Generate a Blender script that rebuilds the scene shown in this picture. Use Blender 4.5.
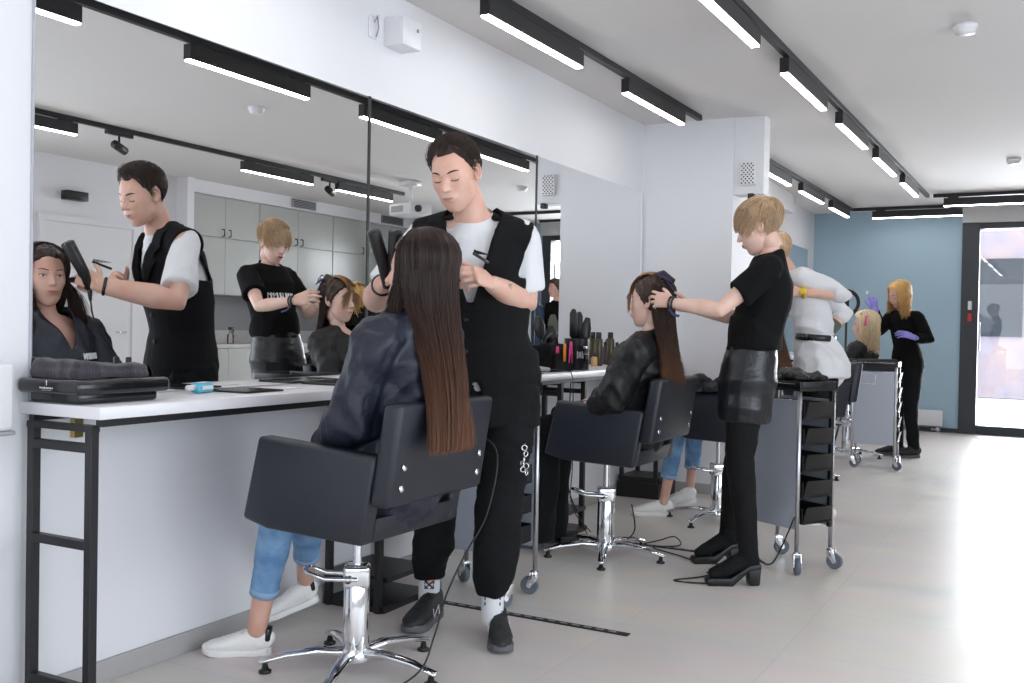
import bpy, bmesh, math, random
import numpy as np
from mathutils import Vector, Matrix
from mathutils.bvhtree import BVHTree
random.seed(7); RS = np.random.RandomState(11)
R = math.radians
sc = bpy.context.scene
for o in list(bpy.data.objects): bpy.data.objects.remove(o)

# ---------------------------------------------------------------- camera
CAM_H, F_PX, ROLL, PITCH, YAW = 1.115, 1000.0, .018, R(.8308), R(29.024)
cd = bpy.data.cameras.new('camera'); cam = bpy.data.objects.new('camera', cd); sc.collection.objects.link(cam)
fwd = Vector((-math.sin(YAW)*math.cos(PITCH), math.cos(YAW)*math.cos(PITCH), -math.sin(PITCH)))
rgt = Vector((math.cos(YAW), math.sin(YAW), 0)); upv = rgt.cross(fwd)
r2 = (rgt + ROLL*upv).normalized(); u2 = (upv - ROLL*rgt).normalized()
mw = Matrix((r2, u2, -fwd)).transposed().to_4x4(); mw.translation = (0, 0, CAM_H)
cam.matrix_world = mw
cd.sensor_width = 36; cd.lens = F_PX/1024*36; cd.clip_start = .05
sc.camera = cam
# ---------------------------------------------------------------- world, light, exposure
world = bpy.data.worlds.new('world'); sc.world = world; world.use_nodes = True
bg = world.node_tree.nodes['Background']; bg.inputs[0].default_value = (.80, .90, 1.0, 1); bg.inputs[1].default_value = 3.0
sc.view_settings.view_transform = 'Standard'; sc.view_settings.look = 'None'
sc.view_settings.gamma = 1; sc.view_settings.use_curve_mapping = False
sc.view_settings.exposure = 0.10
sc.cycles.max_bounces = 9; sc.cycles.diffuse_bounces = 5; sc.cycles.glossy_bounces = 5; sc.cycles.sample_clamp_indirect = 8
sc.cycles.transmission_bounces = 6; sc.cycles.transparent_max_bounces = 8
def daylight(name, loc, rot, sx, sy, power, col):
    l = bpy.data.lights.new(name, 'AREA'); l.shape = 'RECTANGLE'; l.size = sx; l.size_y = sy; l.energy = power; l.color = col
    o = bpy.data.objects.new(name, l); sc.collection.objects.link(o); o.location = loc; o.rotation_euler = rot; return o
# daylight entering through the glazed front behind the camera and the windows on the right
daylight('front_window_daylight', (.2, -2.9, 1.35), (R(90), 0, 0), 4.6, 2.1, 44, (.88, .94, 1))
daylight('side_window_daylight', (2.55, 2.2, 1.45), (0, R(90), 0), 2.0, 4.2, 38, (.88, .94, 1))
daylight('entrance_daylight', (-.0, 12.6, 1.2), (R(-90), 0, 0), 1.7, 2.2, 260, (.9, .95, 1))

# ---------------------------------------------------------------- materials
def mat(name, col, rough=.5, metal=0, spec=.5, bump=0, bscale=60, vary=0, vscale=3, coat=0, emit=None, estr=0, sss=0, col2=None, sheen=0, stretch=None):
    m = bpy.data.materials.new(name); m.use_nodes = True; nt = m.node_tree; b = nt.nodes['Principled BSDF']
    c = (*col, 1); b.inputs['Base Color'].default_value = c; b.inputs['Roughness'].default_value = rough
    b.inputs['Metallic'].default_value = metal; b.inputs['Specular IOR Level'].default_value = spec
    b.inputs['Coat Weight'].default_value = coat; b.inputs['Coat Roughness'].default_value = .15
    if sheen: b.inputs['Sheen Weight'].default_value = sheen
    if sss:
        b.inputs['Subsurface Weight'].default_value = sss; b.inputs['Subsurface Radius'].default_value = (1, .35, .2); b.inputs['Subsurface Scale'].default_value = .006
    if emit: b.inputs['Emission Color'].default_value = (*emit, 1); b.inputs['Emission Strength'].default_value = estr
    tc = nt.nodes.new('ShaderNodeTexCoord'); src = tc.outputs['Object']
    if stretch:
        mp = nt.nodes.new('ShaderNodeMapping'); mp.inputs['Scale'].default_value = stretch; nt.links.new(src, mp.inputs[0]); src = mp.outputs[0]
    if vary:
        n = nt.nodes.new('ShaderNodeTexNoise'); n.inputs['Scale'].default_value = vscale; n.inputs['Detail'].default_value = 5
        nt.links.new(src, n.inputs['Vector'])
        r = nt.nodes.new('ShaderNodeMix'); r.data_type = 'RGBA'
        d = col2 if col2 else tuple(max(0, x*(1-vary)) for x in col)
        r.inputs['A'].default_value = c; r.inputs['B'].default_value = (*d, 1)
        mr = nt.nodes.new('ShaderNodeMapRange'); mr.inputs['From Min'].default_value = .35; mr.inputs['From Max'].default_value = .65
        nt.links.new(n.outputs[0], mr.inputs[0]); nt.links.new(mr.outputs[0], r.inputs['Factor']); nt.links.new(r.outputs['Result'], b.inputs['Base Color'])
    if bump:
        n = nt.nodes.new('ShaderNodeTexNoise'); n.inputs['Scale'].default_value = bscale; n.inputs['Detail'].default_value = 4
        bp = nt.nodes.new('ShaderNodeBump'); bp.inputs['Strength'].default_value = bump; bp.inputs['Distance'].default_value = .01
        nt.links.new(src, n.inputs['Vector']); nt.links.new(n.outputs[0], bp.inputs['Height']); nt.links.new(bp.outputs[0], b.inputs['Normal'])
    return m
def hairmat(name, top, tip, z0, z1, rough=.36, spread=.35):
    """dyed hair: root colour to tip colour between two heights, each strand a little different"""
    m = bpy.data.materials.new(name); m.use_nodes = True; nt = m.node_tree; b = nt.nodes['Principled BSDF']
    g = nt.nodes.new('ShaderNodeTexCoord'); s = nt.nodes.new('ShaderNodeSeparateXYZ'); nt.links.new(g.outputs['Object'], s.inputs[0])
    ge = nt.nodes.new('ShaderNodeNewGeometry')
    mr = nt.nodes.new('ShaderNodeMapRange'); mr.inputs['From Min'].default_value = z1; mr.inputs['From Max'].default_value = z0
    ad = nt.nodes.new('ShaderNodeMath'); ad.operation = 'MULTIPLY_ADD'; ad.inputs[1].default_value = .3*(z0-z1); 
    nt.links.new(ge.outputs['Random Per Island'], ad.inputs[0]); nt.links.new(s.outputs[2], ad.inputs[2]); nt.links.new(ad.outputs[0], mr.inputs[0])
    mx = nt.nodes.new('ShaderNodeMix'); mx.data_type = 'RGBA'; mx.inputs['A'].default_value = (*tip, 1); mx.inputs['B'].default_value = (*top, 1)
    nt.links.new(mr.outputs[0], mx.inputs['Factor'])
    hs = nt.nodes.new('ShaderNodeHueSaturation'); v = nt.nodes.new('ShaderNodeMapRange'); v.inputs['To Min'].default_value = 1-spread; v.inputs['To Max'].default_value = 1+spread
    nt.links.new(ge.outputs['Random Per Island'], v.inputs[0]); nt.links.new(v.outputs[0], hs.inputs['Value']); nt.links.new(mx.outputs['Result'], hs.inputs['Color'])
    nt.links.new(hs.outputs[0], b.inputs['Base Color']); b.inputs['Roughness'].default_value = rough; b.inputs['Specular IOR Level'].default_value = .35
    n = nt.nodes.new('ShaderNodeTexNoise'); n.inputs['Scale'].default_value = 90; mp = nt.nodes.new('ShaderNodeMapping'); mp.inputs['Scale'].default_value = (1, 1, .04)
    nt.links.new(g.outputs['Object'], mp.inputs[0]); nt.links.new(mp.outputs[0], n.inputs['Vector'])
    bp = nt.nodes.new('ShaderNodeBump'); bp.inputs['Strength'].default_value = .5; bp.inputs['Distance'].default_value = .004
    nt.links.new(n.outputs[0], bp.inputs['Height']); nt.links.new(bp.outputs[0], b.inputs['Normal'])
    return m
M = {}
M['wall'] = mat('white_paint', (.79, .79, .82), .55, bump=.03, bscale=200)
M['ceiling'] = mat('ceiling_paint', (.70, .68, .67), .8)
M['blue'] = mat('blue_paint', (.36, .50, .60), .6, bump=.02, bscale=150)
M['base'] = mat('grey_skirting', (.42, .41, .40), .5, vary=.12, vscale=4)
M['black_metal'] = mat('black_powder_coat', (.012, .012, .014), .42, bump=.05, bscale=400)
M['track'] = mat('black_track', (.010, .010, .012), .45)
M['desk'] = mat('white_laminate', (.80, .79, .82), .3)
M['led'] = mat('lamp_diffuser', (1, 1, 1), .5, emit=(1, .97, .94), estr=17)
M['white_plastic'] = mat('white_plastic', (.78, .78, .80), .35)
M['grey_plastic'] = mat('grey_plastic', (.35, .35, .36), .4)
M['black_plastic'] = mat('black_plastic', (.006, .006, .007), .35)
M['black_gloss'] = mat('black_gloss_plastic', (.010, .010, .013), .14, spec=.6)
M['chrome'] = mat('chrome', (.80, .81, .83), .07, metal=1)
M['alu'] = mat('brushed_aluminium', (.62, .63, .66), .32, metal=1, bump=.03, bscale=300, stretch=(1, 1, .1))
M['panel'] = mat('silver_panel', (.50, .54, .62), .42, metal=.35, spec=.5)
M['leather'] = mat('black_vinyl', (.011, .013, .022), .42, bump=.05, bscale=500, spec=.6)
M['cushion'] = mat('black_fabric', (.010, .010, .011), .6, bump=.1, bscale=120)
M['cabinet'] = mat('pale_grey_gloss_laminate', (.47, .48, .46), .22)
M['counter'] = mat('pale_stone_counter', (.66, .64, .62), .3, vary=.1, vscale=20)
M['splash'] = mat('grey_splashback', (.30, .30, .31), .4)
M['skin'] = mat('fair_skin', (.74, .47, .37), .48, sss=.18, vary=.10, vscale=14, col2=(.68, .38, .29), bump=.03, bscale=180)
M['skin_pale'] = mat('pale_skin', (.80, .56, .47), .48, sss=.18, vary=.1, vscale=14, col2=(.76, .47, .38), bump=.03, bscale=180)
M['skin_tan'] = mat('light_tan_skin', (.66, .40, .30), .46, sss=.15, vary=.1, vscale=14, col2=(.58, .32, .24), bump=.03, bscale=180)
M['lips'] = mat('lips', (.52, .16, .15), .35); M['lips_red'] = mat('red_lips', (.42, .04, .05), .3); M['lips_m'] = mat('pale_lips', (.58, .27, .23), .45)
M['lash'] = mat('dark_lash', (.02, .014, .012), .6); M['sclera'] = mat('eye_white', (.75, .72, .70), .2); M['iris'] = mat('dark_iris', (.035, .02, .015), .1)
M['brow'] = mat('brown_brow', (.045, .026, .018), .8); M['brow_blond'] = mat('blond_brow', (.33, .22, .13), .8)
M['vest'] = mat('black_wool', (.008, .008, .009), .9, spec=.2, bump=.25, bscale=260)
M['tee_black'] = mat('black_cotton', (.0045, .0045, .005), .9, bump=.15, bscale=160, spec=.2)
M['tee_white'] = mat('white_cotton', (.74, .74, .76), .8, bump=.12, bscale=120)
M['pants'] = mat('black_joggers', (.005, .0055, .0065), .85, spec=.25, bump=.15, bscale=120)
M['satin'] = mat('black_satin_cape', (.011, .014, .028), .46, bump=.35, bscale=45, spec=.5)
M['satin_black'] = mat('black_nylon_cape', (.0065, .0065, .0075), .5, bump=.35, bscale=45, spec=.42)
M['leather_skirt'] = mat('black_leather', (.008, .009, .012), .30, bump=.35, bscale=22, spec=.55, stretch=(1, 1, 2.5))
M['boots'] = mat('black_suede_boot', (.004, .004, .0045), .85, bump=.1, bscale=150, spec=.3)
M['boot_sole'] = mat('black_boot_sole', (.006, .006, .007), .35)
M['denim_light'] = mat('pale_denim_hem', (.28, .42, .60), .8, bump=.3, bscale=300)
M['denim'] = mat('blue_denim', (.11, .24, .44), .8, vary=.5, vscale=16, bump=.25, bscale=300, col2=(.22, .38, .60))
M['shoe_white'] = mat('white_shoe_leather', (.84, .83, .81), .45); M['shoe_black'] = mat('black_shoe_mesh', (.018, .018, .02), .6, bump=.2, bscale=300)
M['sole_dark'] = mat('grey_rubber', (.12, .12, .13), .6); M['rubber'] = mat('grey_tyre', (.12, .14, .17), .5)
M['towel'] = mat('dark_plum_towel', (.035, .028, .040), .95, bump=.6, bscale=220, sheen=.3)
M['pink'] = mat('pink_plastic', (.85, .05, .28), .35); M['orange'] = mat('orange_plastic', (.80, .28, .02), .4); M['yellow'] = mat('yellow_watch', (.75, .5, .03), .3)
M['purple'] = mat('lilac_gloves', (.28, .26, .72), .45); M['bottle'] = mat('dark_gold_can', (.07, .058, .03), .28, metal=.5); M['violet'] = mat('violet_can', (.07, .03, .09), .3)
M['amber'] = mat('amber_plastic', (.55, .33, .15), .35); M['bristle'] = mat('grey_bristle', (.12, .12, .10), .8, bump=.6, bscale=400)
M['cable'] = mat('black_cable', (.01, .01, .011), .45); M['ink'] = mat('white_print', (.85, .85, .87), .6); M['ink_black'] = mat('black_print', (.01, .01, .01), .6)
M['cyan'] = mat('cyan_gel', (.10, .52, .72), .15, spec=.6); M['brass'] = mat('brass', (.55, .42, .16), .3, metal=1)
M['tattoo'] = mat('tattoo_ink', (.16, .16, .17), .6); M['navy'] = mat('navy_ribbon', (.03, .03, .11), .5)
M['snow'] = mat('snow_ground', (.85, .87, .90), .8); M['facade'] = mat('brown_facade', (.50, .36, .33), .7, vary=.5, vscale=1.5, col2=(.32, .30, .38))
M['teal'] = mat('teal_curtain', (.06, .34, .40), .7); M['denim_dark'] = mat('dark_denim', (.03, .06, .12), .8); M['red'] = mat('red_plastic', (.6, .03, .03), .4)
M['frame'] = mat('anthracite_frame', (.030, .036, .045), .4); M['blind'] = mat('pale_blind', (.6, .6, .6), .7)
def mirror_mat():
    m = bpy.data.materials.new('mirror_glass'); m.use_nodes = True; nt = m.node_tree; nt.nodes.clear()
    g = nt.nodes.new('ShaderNodeBsdfGlossy'); g.inputs['Color'].default_value = (.94, .95, .95, 1); g.inputs['Roughness'].default_value = 0
    o = nt.nodes.new('ShaderNodeOutputMaterial'); nt.links.new(g.outputs[0], o.inputs[0]); return m
M['mirror'] = mirror_mat()
def glass_mat():
    m = bpy.data.materials.new('window_glass'); m.use_nodes = True; nt = m.node_tree; nt.nodes.clear()
    g = nt.nodes.new('ShaderNodeBsdfGlossy'); g.inputs['Roughness'].default_value = 0
    t = nt.nodes.new('ShaderNodeBsdfTransparent'); f = nt.nodes.new('ShaderNodeFresnel'); f.inputs[0].default_value = 1.6
    x = nt.nodes.new('ShaderNodeMixShader'); o = nt.nodes.new('ShaderNodeOutputMaterial')
    nt.links.new(f.outputs[0], x.inputs[0]); nt.links.new(t.outputs[0], x.inputs[1]); nt.links.new(g.outputs[0], x.inputs[2]); nt.links.new(x.outputs[0], o.inputs[0]); return m
M['glass'] = glass_mat()
def floor_mat():
    m = mat('stone_floor_tiles', (.47, .435, .40), .36, spec=.5); nt = m.node_tree; b = nt.nodes['Principled BSDF']
    tc = nt.nodes.new('ShaderNodeTexCoord'); mp = nt.nodes.new('ShaderNodeMapping'); mp.inputs['Location'].default_value = (.845, .09, 0); nt.links.new(tc.outputs['Object'], mp.inputs[0])
    br = nt.nodes.new('ShaderNodeTexBrick'); br.offset = 0; br.inputs['Scale'].default_value = 1; br.inputs['Brick Width'].default_value = .6; br.inputs['Row Height'].default_value = .6
    br.inputs['Mortar Size'].default_value = .0022; br.inputs['Mortar Smooth'].default_value = .3
    br.inputs['Color1'].default_value = (.73, .655, .60, 1); br.inputs['Color2'].default_value = (.69, .625, .575, 1); br.inputs['Mortar'].default_value = (.60, .565, .535, 1)
    n = nt.nodes.new('ShaderNodeTexNoise'); n.inputs['Scale'].default_value = 1.6; n.inputs['Detail'].default_value = 7; mp2 = nt.nodes.new('ShaderNodeMapping'); mp2.inputs['Scale'].default_value = (1, 2.6, 1)
    nt.links.new(tc.outputs['Object'], mp2.inputs[0]); nt.links.new(mp2.outputs[0], n.inputs['Vector']); nt.links.new(mp.outputs[0], br.inputs['Vector'])
    mx = nt.nodes.new('ShaderNodeMix'); mx.data_type = 'RGBA'; mx.blend_type = 'MULTIPLY'; mx.inputs['Factor'].default_value = .25
    nt.links.new(br.outputs['Color'], mx.inputs['A']); nt.links.new(n.outputs['Color'], mx.inputs['B'])
    hs = nt.nodes.new('ShaderNodeHueSaturation'); hs.inputs['Saturation'].default_value = .75; hs.inputs['Value'].default_value = 1.1; nt.links.new(mx.outputs['Result'], hs.inputs['Color']); nt.links.new(hs.outputs[0], b.inputs['Base Color'])
    mr = nt.nodes.new('ShaderNodeMapRange'); mr.inputs['To Min'].default_value = .26; mr.inputs['To Max'].default_value = .46; nt.links.new(n.outputs[0], mr.inputs[0]); nt.links.new(mr.outputs[0], b.inputs['Roughness'])
    return m
M['floor'] = floor_mat()

# ---------------------------------------------------------------- mesh helpers
def A(*v): return np.array(v, float)
def unit(v): v = np.asarray(v, float); return v/np.linalg.norm(v)
def rotm(axis, deg): return np.array(Matrix.Rotation(R(deg), 3, axis))
class MB:
    def __init__(s): s.V = []; s.F = []; s.n = 0
    def add(s, V, F, Rm=None, loc=None):
        V = np.asarray(V, float)
        if Rm is not None: V = V@np.asarray(Rm).T
        if loc is not None: V = V+np.asarray(loc)
        s.V.append(V); s.F += [tuple(i+s.n for i in f) for f in F]; s.n += len(V); return s
    def bm(s, b, Rm=None, loc=None):
        b.verts.ensure_lookup_table(); b.verts.index_update()
        V = [v.co[:] for v in b.verts]; F = [[v.index for v in f.verts] for f in b.faces]; b.free(); return s.add(V, F, Rm, loc)
    def box(s, c, size, bev=0, Rm=None, seg=2):
        b = bmesh.new(); bmesh.ops.create_cube(b, size=1); bmesh.ops.scale(b, vec=size, verts=b.verts)
        if bev: bmesh.ops.bevel(b, geom=b.edges[:], offset=bev, segments=seg, affect='EDGES', profile=.5)
        return s.bm(b, Rm, c)
    def b2(s, x0, x1, y0, y1, z0, z1, bev=0, seg=2): return s.box(((x0+x1)/2, (y0+y1)/2, (z0+z1)/2), (x1-x0, y1-y0, z1-z0), bev, None, seg)
    def prism(s, poly, depth, bev=0, Rm=None, loc=None, seg=2):
        """polygon in XZ, extruded along +Y by depth"""
        b = bmesh.new(); vs = [b.verts.new((x, 0, z)) for x, z in poly]; f = b.faces.new(vs)
        g = bmesh.ops.extrude_face_region(b, geom=[f]); bmesh.ops.translate(b, vec=(0, depth, 0), verts=[v for v in g['geom'] if isinstance(v, bmesh.types.BMVert)])
        bmesh.ops.recalc_face_normals(b, faces=b.faces[:])
        if bev: bmesh.ops.bevel(b, geom=b.edges[:], offset=bev, segments=seg, affect='EDGES', profile=.5)
        return s.bm(b, Rm, loc)
    def tube(s, pts, rad, side=None, n=14, caps='rr', bulge=.8):
        P = np.array(pts, float); m = len(P)
        rr = [(r, r) if np.isscalar(r) else tuple(r) for r in (rad if not np.isscalar(rad) else [rad]*m)]
        T = np.zeros_like(P); T[0] = P[1]-P[0]; T[-1] = P[-1]-P[-2]
        for i in range(1, m-1): T[i] = unit(P[i+1]-P[i])+unit(P[i]-P[i-1])
        T = np.array([unit(t) for t in T])
        sd = np.asarray(side, float) if side is not None else (A(1, 0, 0) if abs(T[0][0]) < .8 else A(0, 1, 0))
        rings = []; last = sd
        ang = np.linspace(0, 2*math.pi, n, endpoint=False)
        def ring(p, t, a, bb, sv):
            av = sv-t*(sv@t); av = unit(av); bv = np.cross(t, av)
            return p+np.outer(np.cos(ang)*a, av)+np.outer(np.sin(ang)*bb, bv), av
        for i in range(m):
            sv = sd if side is not None else last
            if i == 0 and caps[0] == 'r':
                for k in (80, 55, 28):
                    c, q = math.cos(R(k)), math.sin(R(k)); g, _ = ring(P[0]-T[0]*min(rr[0])*q*bulge, T[0], rr[0][0]*c, rr[0][1]*c, sv); rings.append(g)
            g, av = ring(P[i], T[i], rr[i][0], rr[i][1], sv); rings.append(g); last = av
            if i == m-1 and caps[1] == 'r':
                for k in (28, 55, 80):
                    c, q = math.cos(R(k)), math.sin(R(k)); g, _ = ring(P[-1]+T[-1]*min(rr[-1])*q*bulge, T[-1], rr[-1][0]*c, rr[-1][1]*c, last); rings.append(g)
        V = np.vstack(rings); F = []; k = len(rings)
        for i in range(k-1):
            for j in range(n): a = i*n+j; b = i*n+(j+1) % n; F.append((a, b, b+n, a+n))
        if caps[0] != 'o': F.append(tuple(range(n))[::-1])
        if caps[1] != 'o': F.append(tuple((k-1)*n+j for j in range(n)))
        return s.add(V, F)
    def cyl(s, p0, p1, r, n=20, r1=None): return s.tube([p0, p1], [r, r if r1 is None else r1], n=n, caps='ff')
    def ell(s, c, r, Rm=None, n=20, m=12):
        V = [(0, 0, r[2])]; F = []
        for i in range(1, m):
            t = math.pi*i/m
            for j in range(n): a = 2*math.pi*j/n; V.append((r[0]*math.sin(t)*math.cos(a), r[1]*math.sin(t)*math.sin(a), r[2]*math.cos(t)))
        V.append((0, 0, -r[2])); L = len(V)-1
        for j in range(n):
            F.append((0, 1+j, 1+(j+1) % n)); F.append((L, L-n+(j+1) % n, L-n+j))
            for i in range(m-2): a = 1+i*n+j; b = 1+i*n+(j+1) % n; F.append((a, a+n, b+n, b))
        return s.add(V, F, Rm, c)
    def lathe(s, prof, c=(0, 0, 0), n=24, Rm=None):
        V = []; F = []
        for r, z in prof:
            for j in range(n): a = 2*math.pi*j/n; V.append((max(r, 1e-5)*math.cos(a), max(r, 1e-5)*math.sin(a), z))
        for i in range(len(prof)-1):
            for j in range(n): a = i*n+j; b = i*n+(j+1) % n; F.append((a, b, b+n, a+n))
        F.append(tuple(range(n))[::-1]); F.append(tuple((len(prof)-1)*n+j for j in range(n)))
        return s.add(V, F, Rm, c)
    def torus(s, c, R0, r, Rm=None, n=32, m=10):
        V = []; F = []
        for i in range(n):
            a = 2*math.pi*i/n
            for j in range(m): b = 2*math.pi*j/m; q = R0+r*math.cos(b); V.append((q*math.cos(a), q*math.sin(a), r*math.sin(b)))
        for i in range(n):
            for j in range(m): F.append((i*m+j, ((i+1) % n)*m+j, ((i+1) % n)*m+(j+1) % m, i*m+(j+1) % m))
        return s.add(V, F, Rm, c)
    def arr(s): return np.vstack(s.V), s.F
    def join(s, V, F): return s.add(V, F)
def fuse(mb, vox=.007, smooth=4, fac=.5):
    V, F = mb.arr(); me = bpy.data.meshes.new('tmp'); me.from_pydata(V.tolist(), [], F); o = bpy.data.objects.new('tmp', me); sc.collection.objects.link(o)
    m = o.modifiers.new('r', 'REMESH'); m.mode = 'VOXEL'; m.voxel_size = vox
    if smooth: q = o.modifiers.new('s', 'SMOOTH'); q.factor = fac; q.iterations = smooth
    dg = bpy.context.evaluated_depsgraph_get(); e = o.evaluated_get(dg); m2 = e.to_mesh()
    V = np.empty(len(m2.vertices)*3); m2.vertices.foreach_get('co', V); V = V.reshape(-1, 3).copy(); F = [tuple(p.vertices) for p in m2.polygons]
    e.to_mesh_clear(); bpy.data.objects.remove(o); bpy.data.meshes.remove(me); return V, F
def vnormals(V, F):
    me = bpy.data.meshes.new('t'); me.from_pydata(V.tolist(), [], F); N = np.empty(len(V)*3); me.vertices.foreach_get('normal', N) if False else me.vertex_normals.foreach_get('vector', N)
    bpy.data.meshes.remove(me); return N.reshape(-1, 3)
def noise(P, f, seed=0, k=7):
    rs = np.random.RandomState(seed); out = np.zeros(len(P))
    for i in range(k):
        d = unit(rs.randn(3))*f*(.6+.9*rs.rand()); out += np.sin(P@d+rs.rand()*6.28)
    return out/math.sqrt(k)
def folds(V, F, amp=.008, f=28, seed=1, stretch=(1, 1, 1), sharp=True):
    """cloth folds: ridged displacement along the normals"""
    N = vnormals(V, F); P = V*np.array(stretch)
    w = P+np.stack([noise(P, f*.5, seed+5), noise(P, f*.5, seed+6), noise(P, f*.5, seed+7)], 1)*.35/f*3
    n = noise(w, f, seed); n = (1-np.abs(n)*1.3) if sharp else n
    w2 = P+np.stack([noise(P, f, seed+15), noise(P, f, seed+16), noise(P, f, seed+17)], 1)*.5/f; n2 = 1-np.abs(noise(w2, f*2.1, seed+3))*1.3
    return V+N*(amp*(n+.32*n2))[:, None]
def clip(V, F, keep):
    """drop faces whose verts all fail keep(V)"""
    k = keep(V); F = [f for f in F if all(k[i] for i in f)]; used = sorted({i for f in F for i in f}); mp = {a: b for b, a in enumerate(used)}
    V = V[used].copy(); F = [tuple(mp[i] for i in f) for f in F]; E = {}
    for f in F:
        for a, b in zip(f, f[1:]+f[:1]): e = (a, b) if a < b else (b, a); E[e] = E.get(e, 0)+1
    nb_ = {}
    for (a, b), n in E.items():
        if n == 1: nb_.setdefault(a, []).append(b); nb_.setdefault(b, []).append(a)
    ks = [k for k, v in nb_.items() if len(v) == 2]; n0 = np.array([nb_[k][0] for k in ks], int); n1 = np.array([nb_[k][1] for k in ks], int); ks = np.array(ks, int)
    for _ in range(14 if len(ks) else 0): V[ks] = V[ks]*.4+(V[n0]+V[n1])*.3
    return V, F
C = sc.collection
def obj(name, mb, m, parent=None, smooth=True, solid=0, auto=None):
    V, F = mb if isinstance(mb, tuple) else mb.arr()
    if parent is not None and parent.get('_w'): V = np.asarray(V)-np.array(list(parent['_o']))
    me = bpy.data.meshes.new(name); me.from_pydata(np.asarray(V).tolist(), [], F); me.materials.append(M[m] if isinstance(m, str) else m)
    if smooth:
        me.polygons.foreach_set('use_smooth', [True]*len(me.polygons))
        if auto is not None: me.set_sharp_from_angle(angle=R(auto))
    me.update(); o = bpy.data.objects.new(name, me); C.objects.link(o)
    if parent is not None: o.parent = parent
    if parent is not None and parent.get('_w'): o['_w'] = 1; o['_o'] = list(parent['_o'])
    if solid: q = o.modifiers.new('solid', 'SOLIDIFY'); q.thickness = solid; q.offset = 0
    return o
def thing(name, label, cat, loc=(0, 0, 0), rz=0, group=None, world=False):
    """an Empty at the thing's base; world=True: its parts are given in room coordinates"""
    o = bpy.data.objects.new(name, None); C.objects.link(o); o.location = loc; o.rotation_euler = (0, 0, rz); o.empty_display_size = .05
    o['label'] = label; o['category'] = cat
    if group: o['group'] = group
    if world: o['_w'] = 1; o['_o'] = list(loc)
    return o
def tag(o, label, cat, group=None):
    o['label'] = label; o['category'] = cat
    if group: o['group'] = group
    return o
def struct(name, mb, m, smooth=False):
    o = obj(name, mb, m, None, smooth); o['kind'] = 'structure'; return o
def copy_tree(o, parent=None):
    c = o.copy(); C.objects.link(c)
    if parent is not None: c.parent = parent
    for ch in o.children: copy_tree(ch, c)
    return c
def origin(o, p):
    """put a one-mesh thing's origin at its base"""
    p = Vector(p); o.data.transform(Matrix.Translation(-p)); o.location = p; return o
SL = -.0135                      # the mirror wall runs a touch off the room axis
def wp(d, y, z): return A(-2.544+SL*y+d, y, z)      # a point d metres in front of the mirror wall
WR = rotm('Z', math.degrees(math.atan(-SL)))
# ================================================================ the room
def wbox(mb, d0, d1, y0, y1, z0, z1, bev=0):
    """a box laid along the mirror wall: d = distance from the wall"""
    yc = (y0+y1)/2; return mb.box(wp((d0+d1)/2, yc, (z0+z1)/2), (d1-d0, y1-y0, z1-z0), bev, WR)
CEIL = 2.55
struct('floor', MB().b2(-3.2, 3.4, -3.2, 12.42, -.1, 0), 'floor')
struct('ceiling', MB().b2(-3.2, 3.4, -3.2, 12.8, CEIL, CEIL+.12), 'ceiling')
struct('wall_left', wbox(MB(), -.18, 0, -3.2, 12.6, 0, CEIL), 'wall')
struct('baseboard_left', wbox(MB(), 0, .014, 1.0, 6.6, 0, .07, .002), 'base')
mb = MB().b2(-2.9, -1.985, 6.6, 7.15, 0, CEIL)
struct('wall_pillar', mb, 'wall')
struct('baseboard_pillar', MB().b2(-2.62, -1.975, 6.588, 6.6, 0, .07), 'base')
struct('trim_1', MB().b2(-1.985, -1.785, 6.62, 6.76, 2.03, CEIL, .002), 'wall')
struct('trim_2', wbox(MB(), 0, .16, 7.15, 10.6, 2.36, CEIL, .002), 'wall')
struct('baseboard_left_far', wbox(MB(), 0, .014, 7.15, 12.4, 0, .07, .002), 'base')
# far wall, blue, with the glazed entrance
struct('wall_far', MB().b2(-3.0, -1.06, 12.4, 12.55, 0, CEIL), 'blue')
struct('wall_far_right', MB().b2(.95, 3.4, 12.4, 12.55, 0, CEIL), 'blue')
struct('baseboard_far', MB().b2(-2.75, -1.06, 12.385, 12.4, .0, .05), 'frame')
struct('trim_3', MB().b2(-1.06, .95, 12.3, 12.5, 2.38, CEIL), 'blind')
mb = MB(); mb.b2(-1.06, -.88, 12.36, 12.48, 0, 2.38, .004); mb.b2(-.04, .10, 12.36, 12.48, 0, 2.38, .004); mb.b2(.82, .95, 12.36, 12.48, 0, 2.38, .004)
mb.b2(-.88, .82, 12.37, 12.47, 0, .10, .004); mb.b2(-.88, .82, 12.37, 12.47, 2.31, 2.38, .004)
door = struct('door_1', mb, 'frame')
d = obj('glass_pane', MB().b2(-.88, .82, 12.415, 12.425, .1, 2.31), 'glass', door, False)
d = obj('card_reader', MB().b2(-.985, -.945, 12.33, 12.36, 1.40, 1.50, .004), 'white_plastic', door); d['label'] = 'white plastic card reader'
d = obj('alarm_button', MB().b2(-.985, -.945, 12.33, 12.36, 1.27, 1.36, .004), 'red', door); d['label'] = 'red plastic alarm button'
d = obj('door_handle', MB().tube([(-.86, 12.36, .95), (-.86, 12.31, .95), (-.86, 12.31, 1.25), (-.86, 12.36, 1.25)], .010), 'alu', door)
# outside the entrance
struct('ground_outside', MB().b2(-8, 10, 12.6, 40, -.14, -.02), 'snow')
fa = MB(); fa.b2(-7, 9, 20, 20.3, 0, 4.6)
ft = tag(obj('facade', fa, 'facade', None, False), 'brown timber facade of the building outside beyond the glass door', 'building')
for i in range(5):
    obj('window', MB().b2(-3.4+i*1.7, -2.4+i*1.7, 19.95, 20.0, 1.1, 2.5, .01), 'frame', ft)
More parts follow.
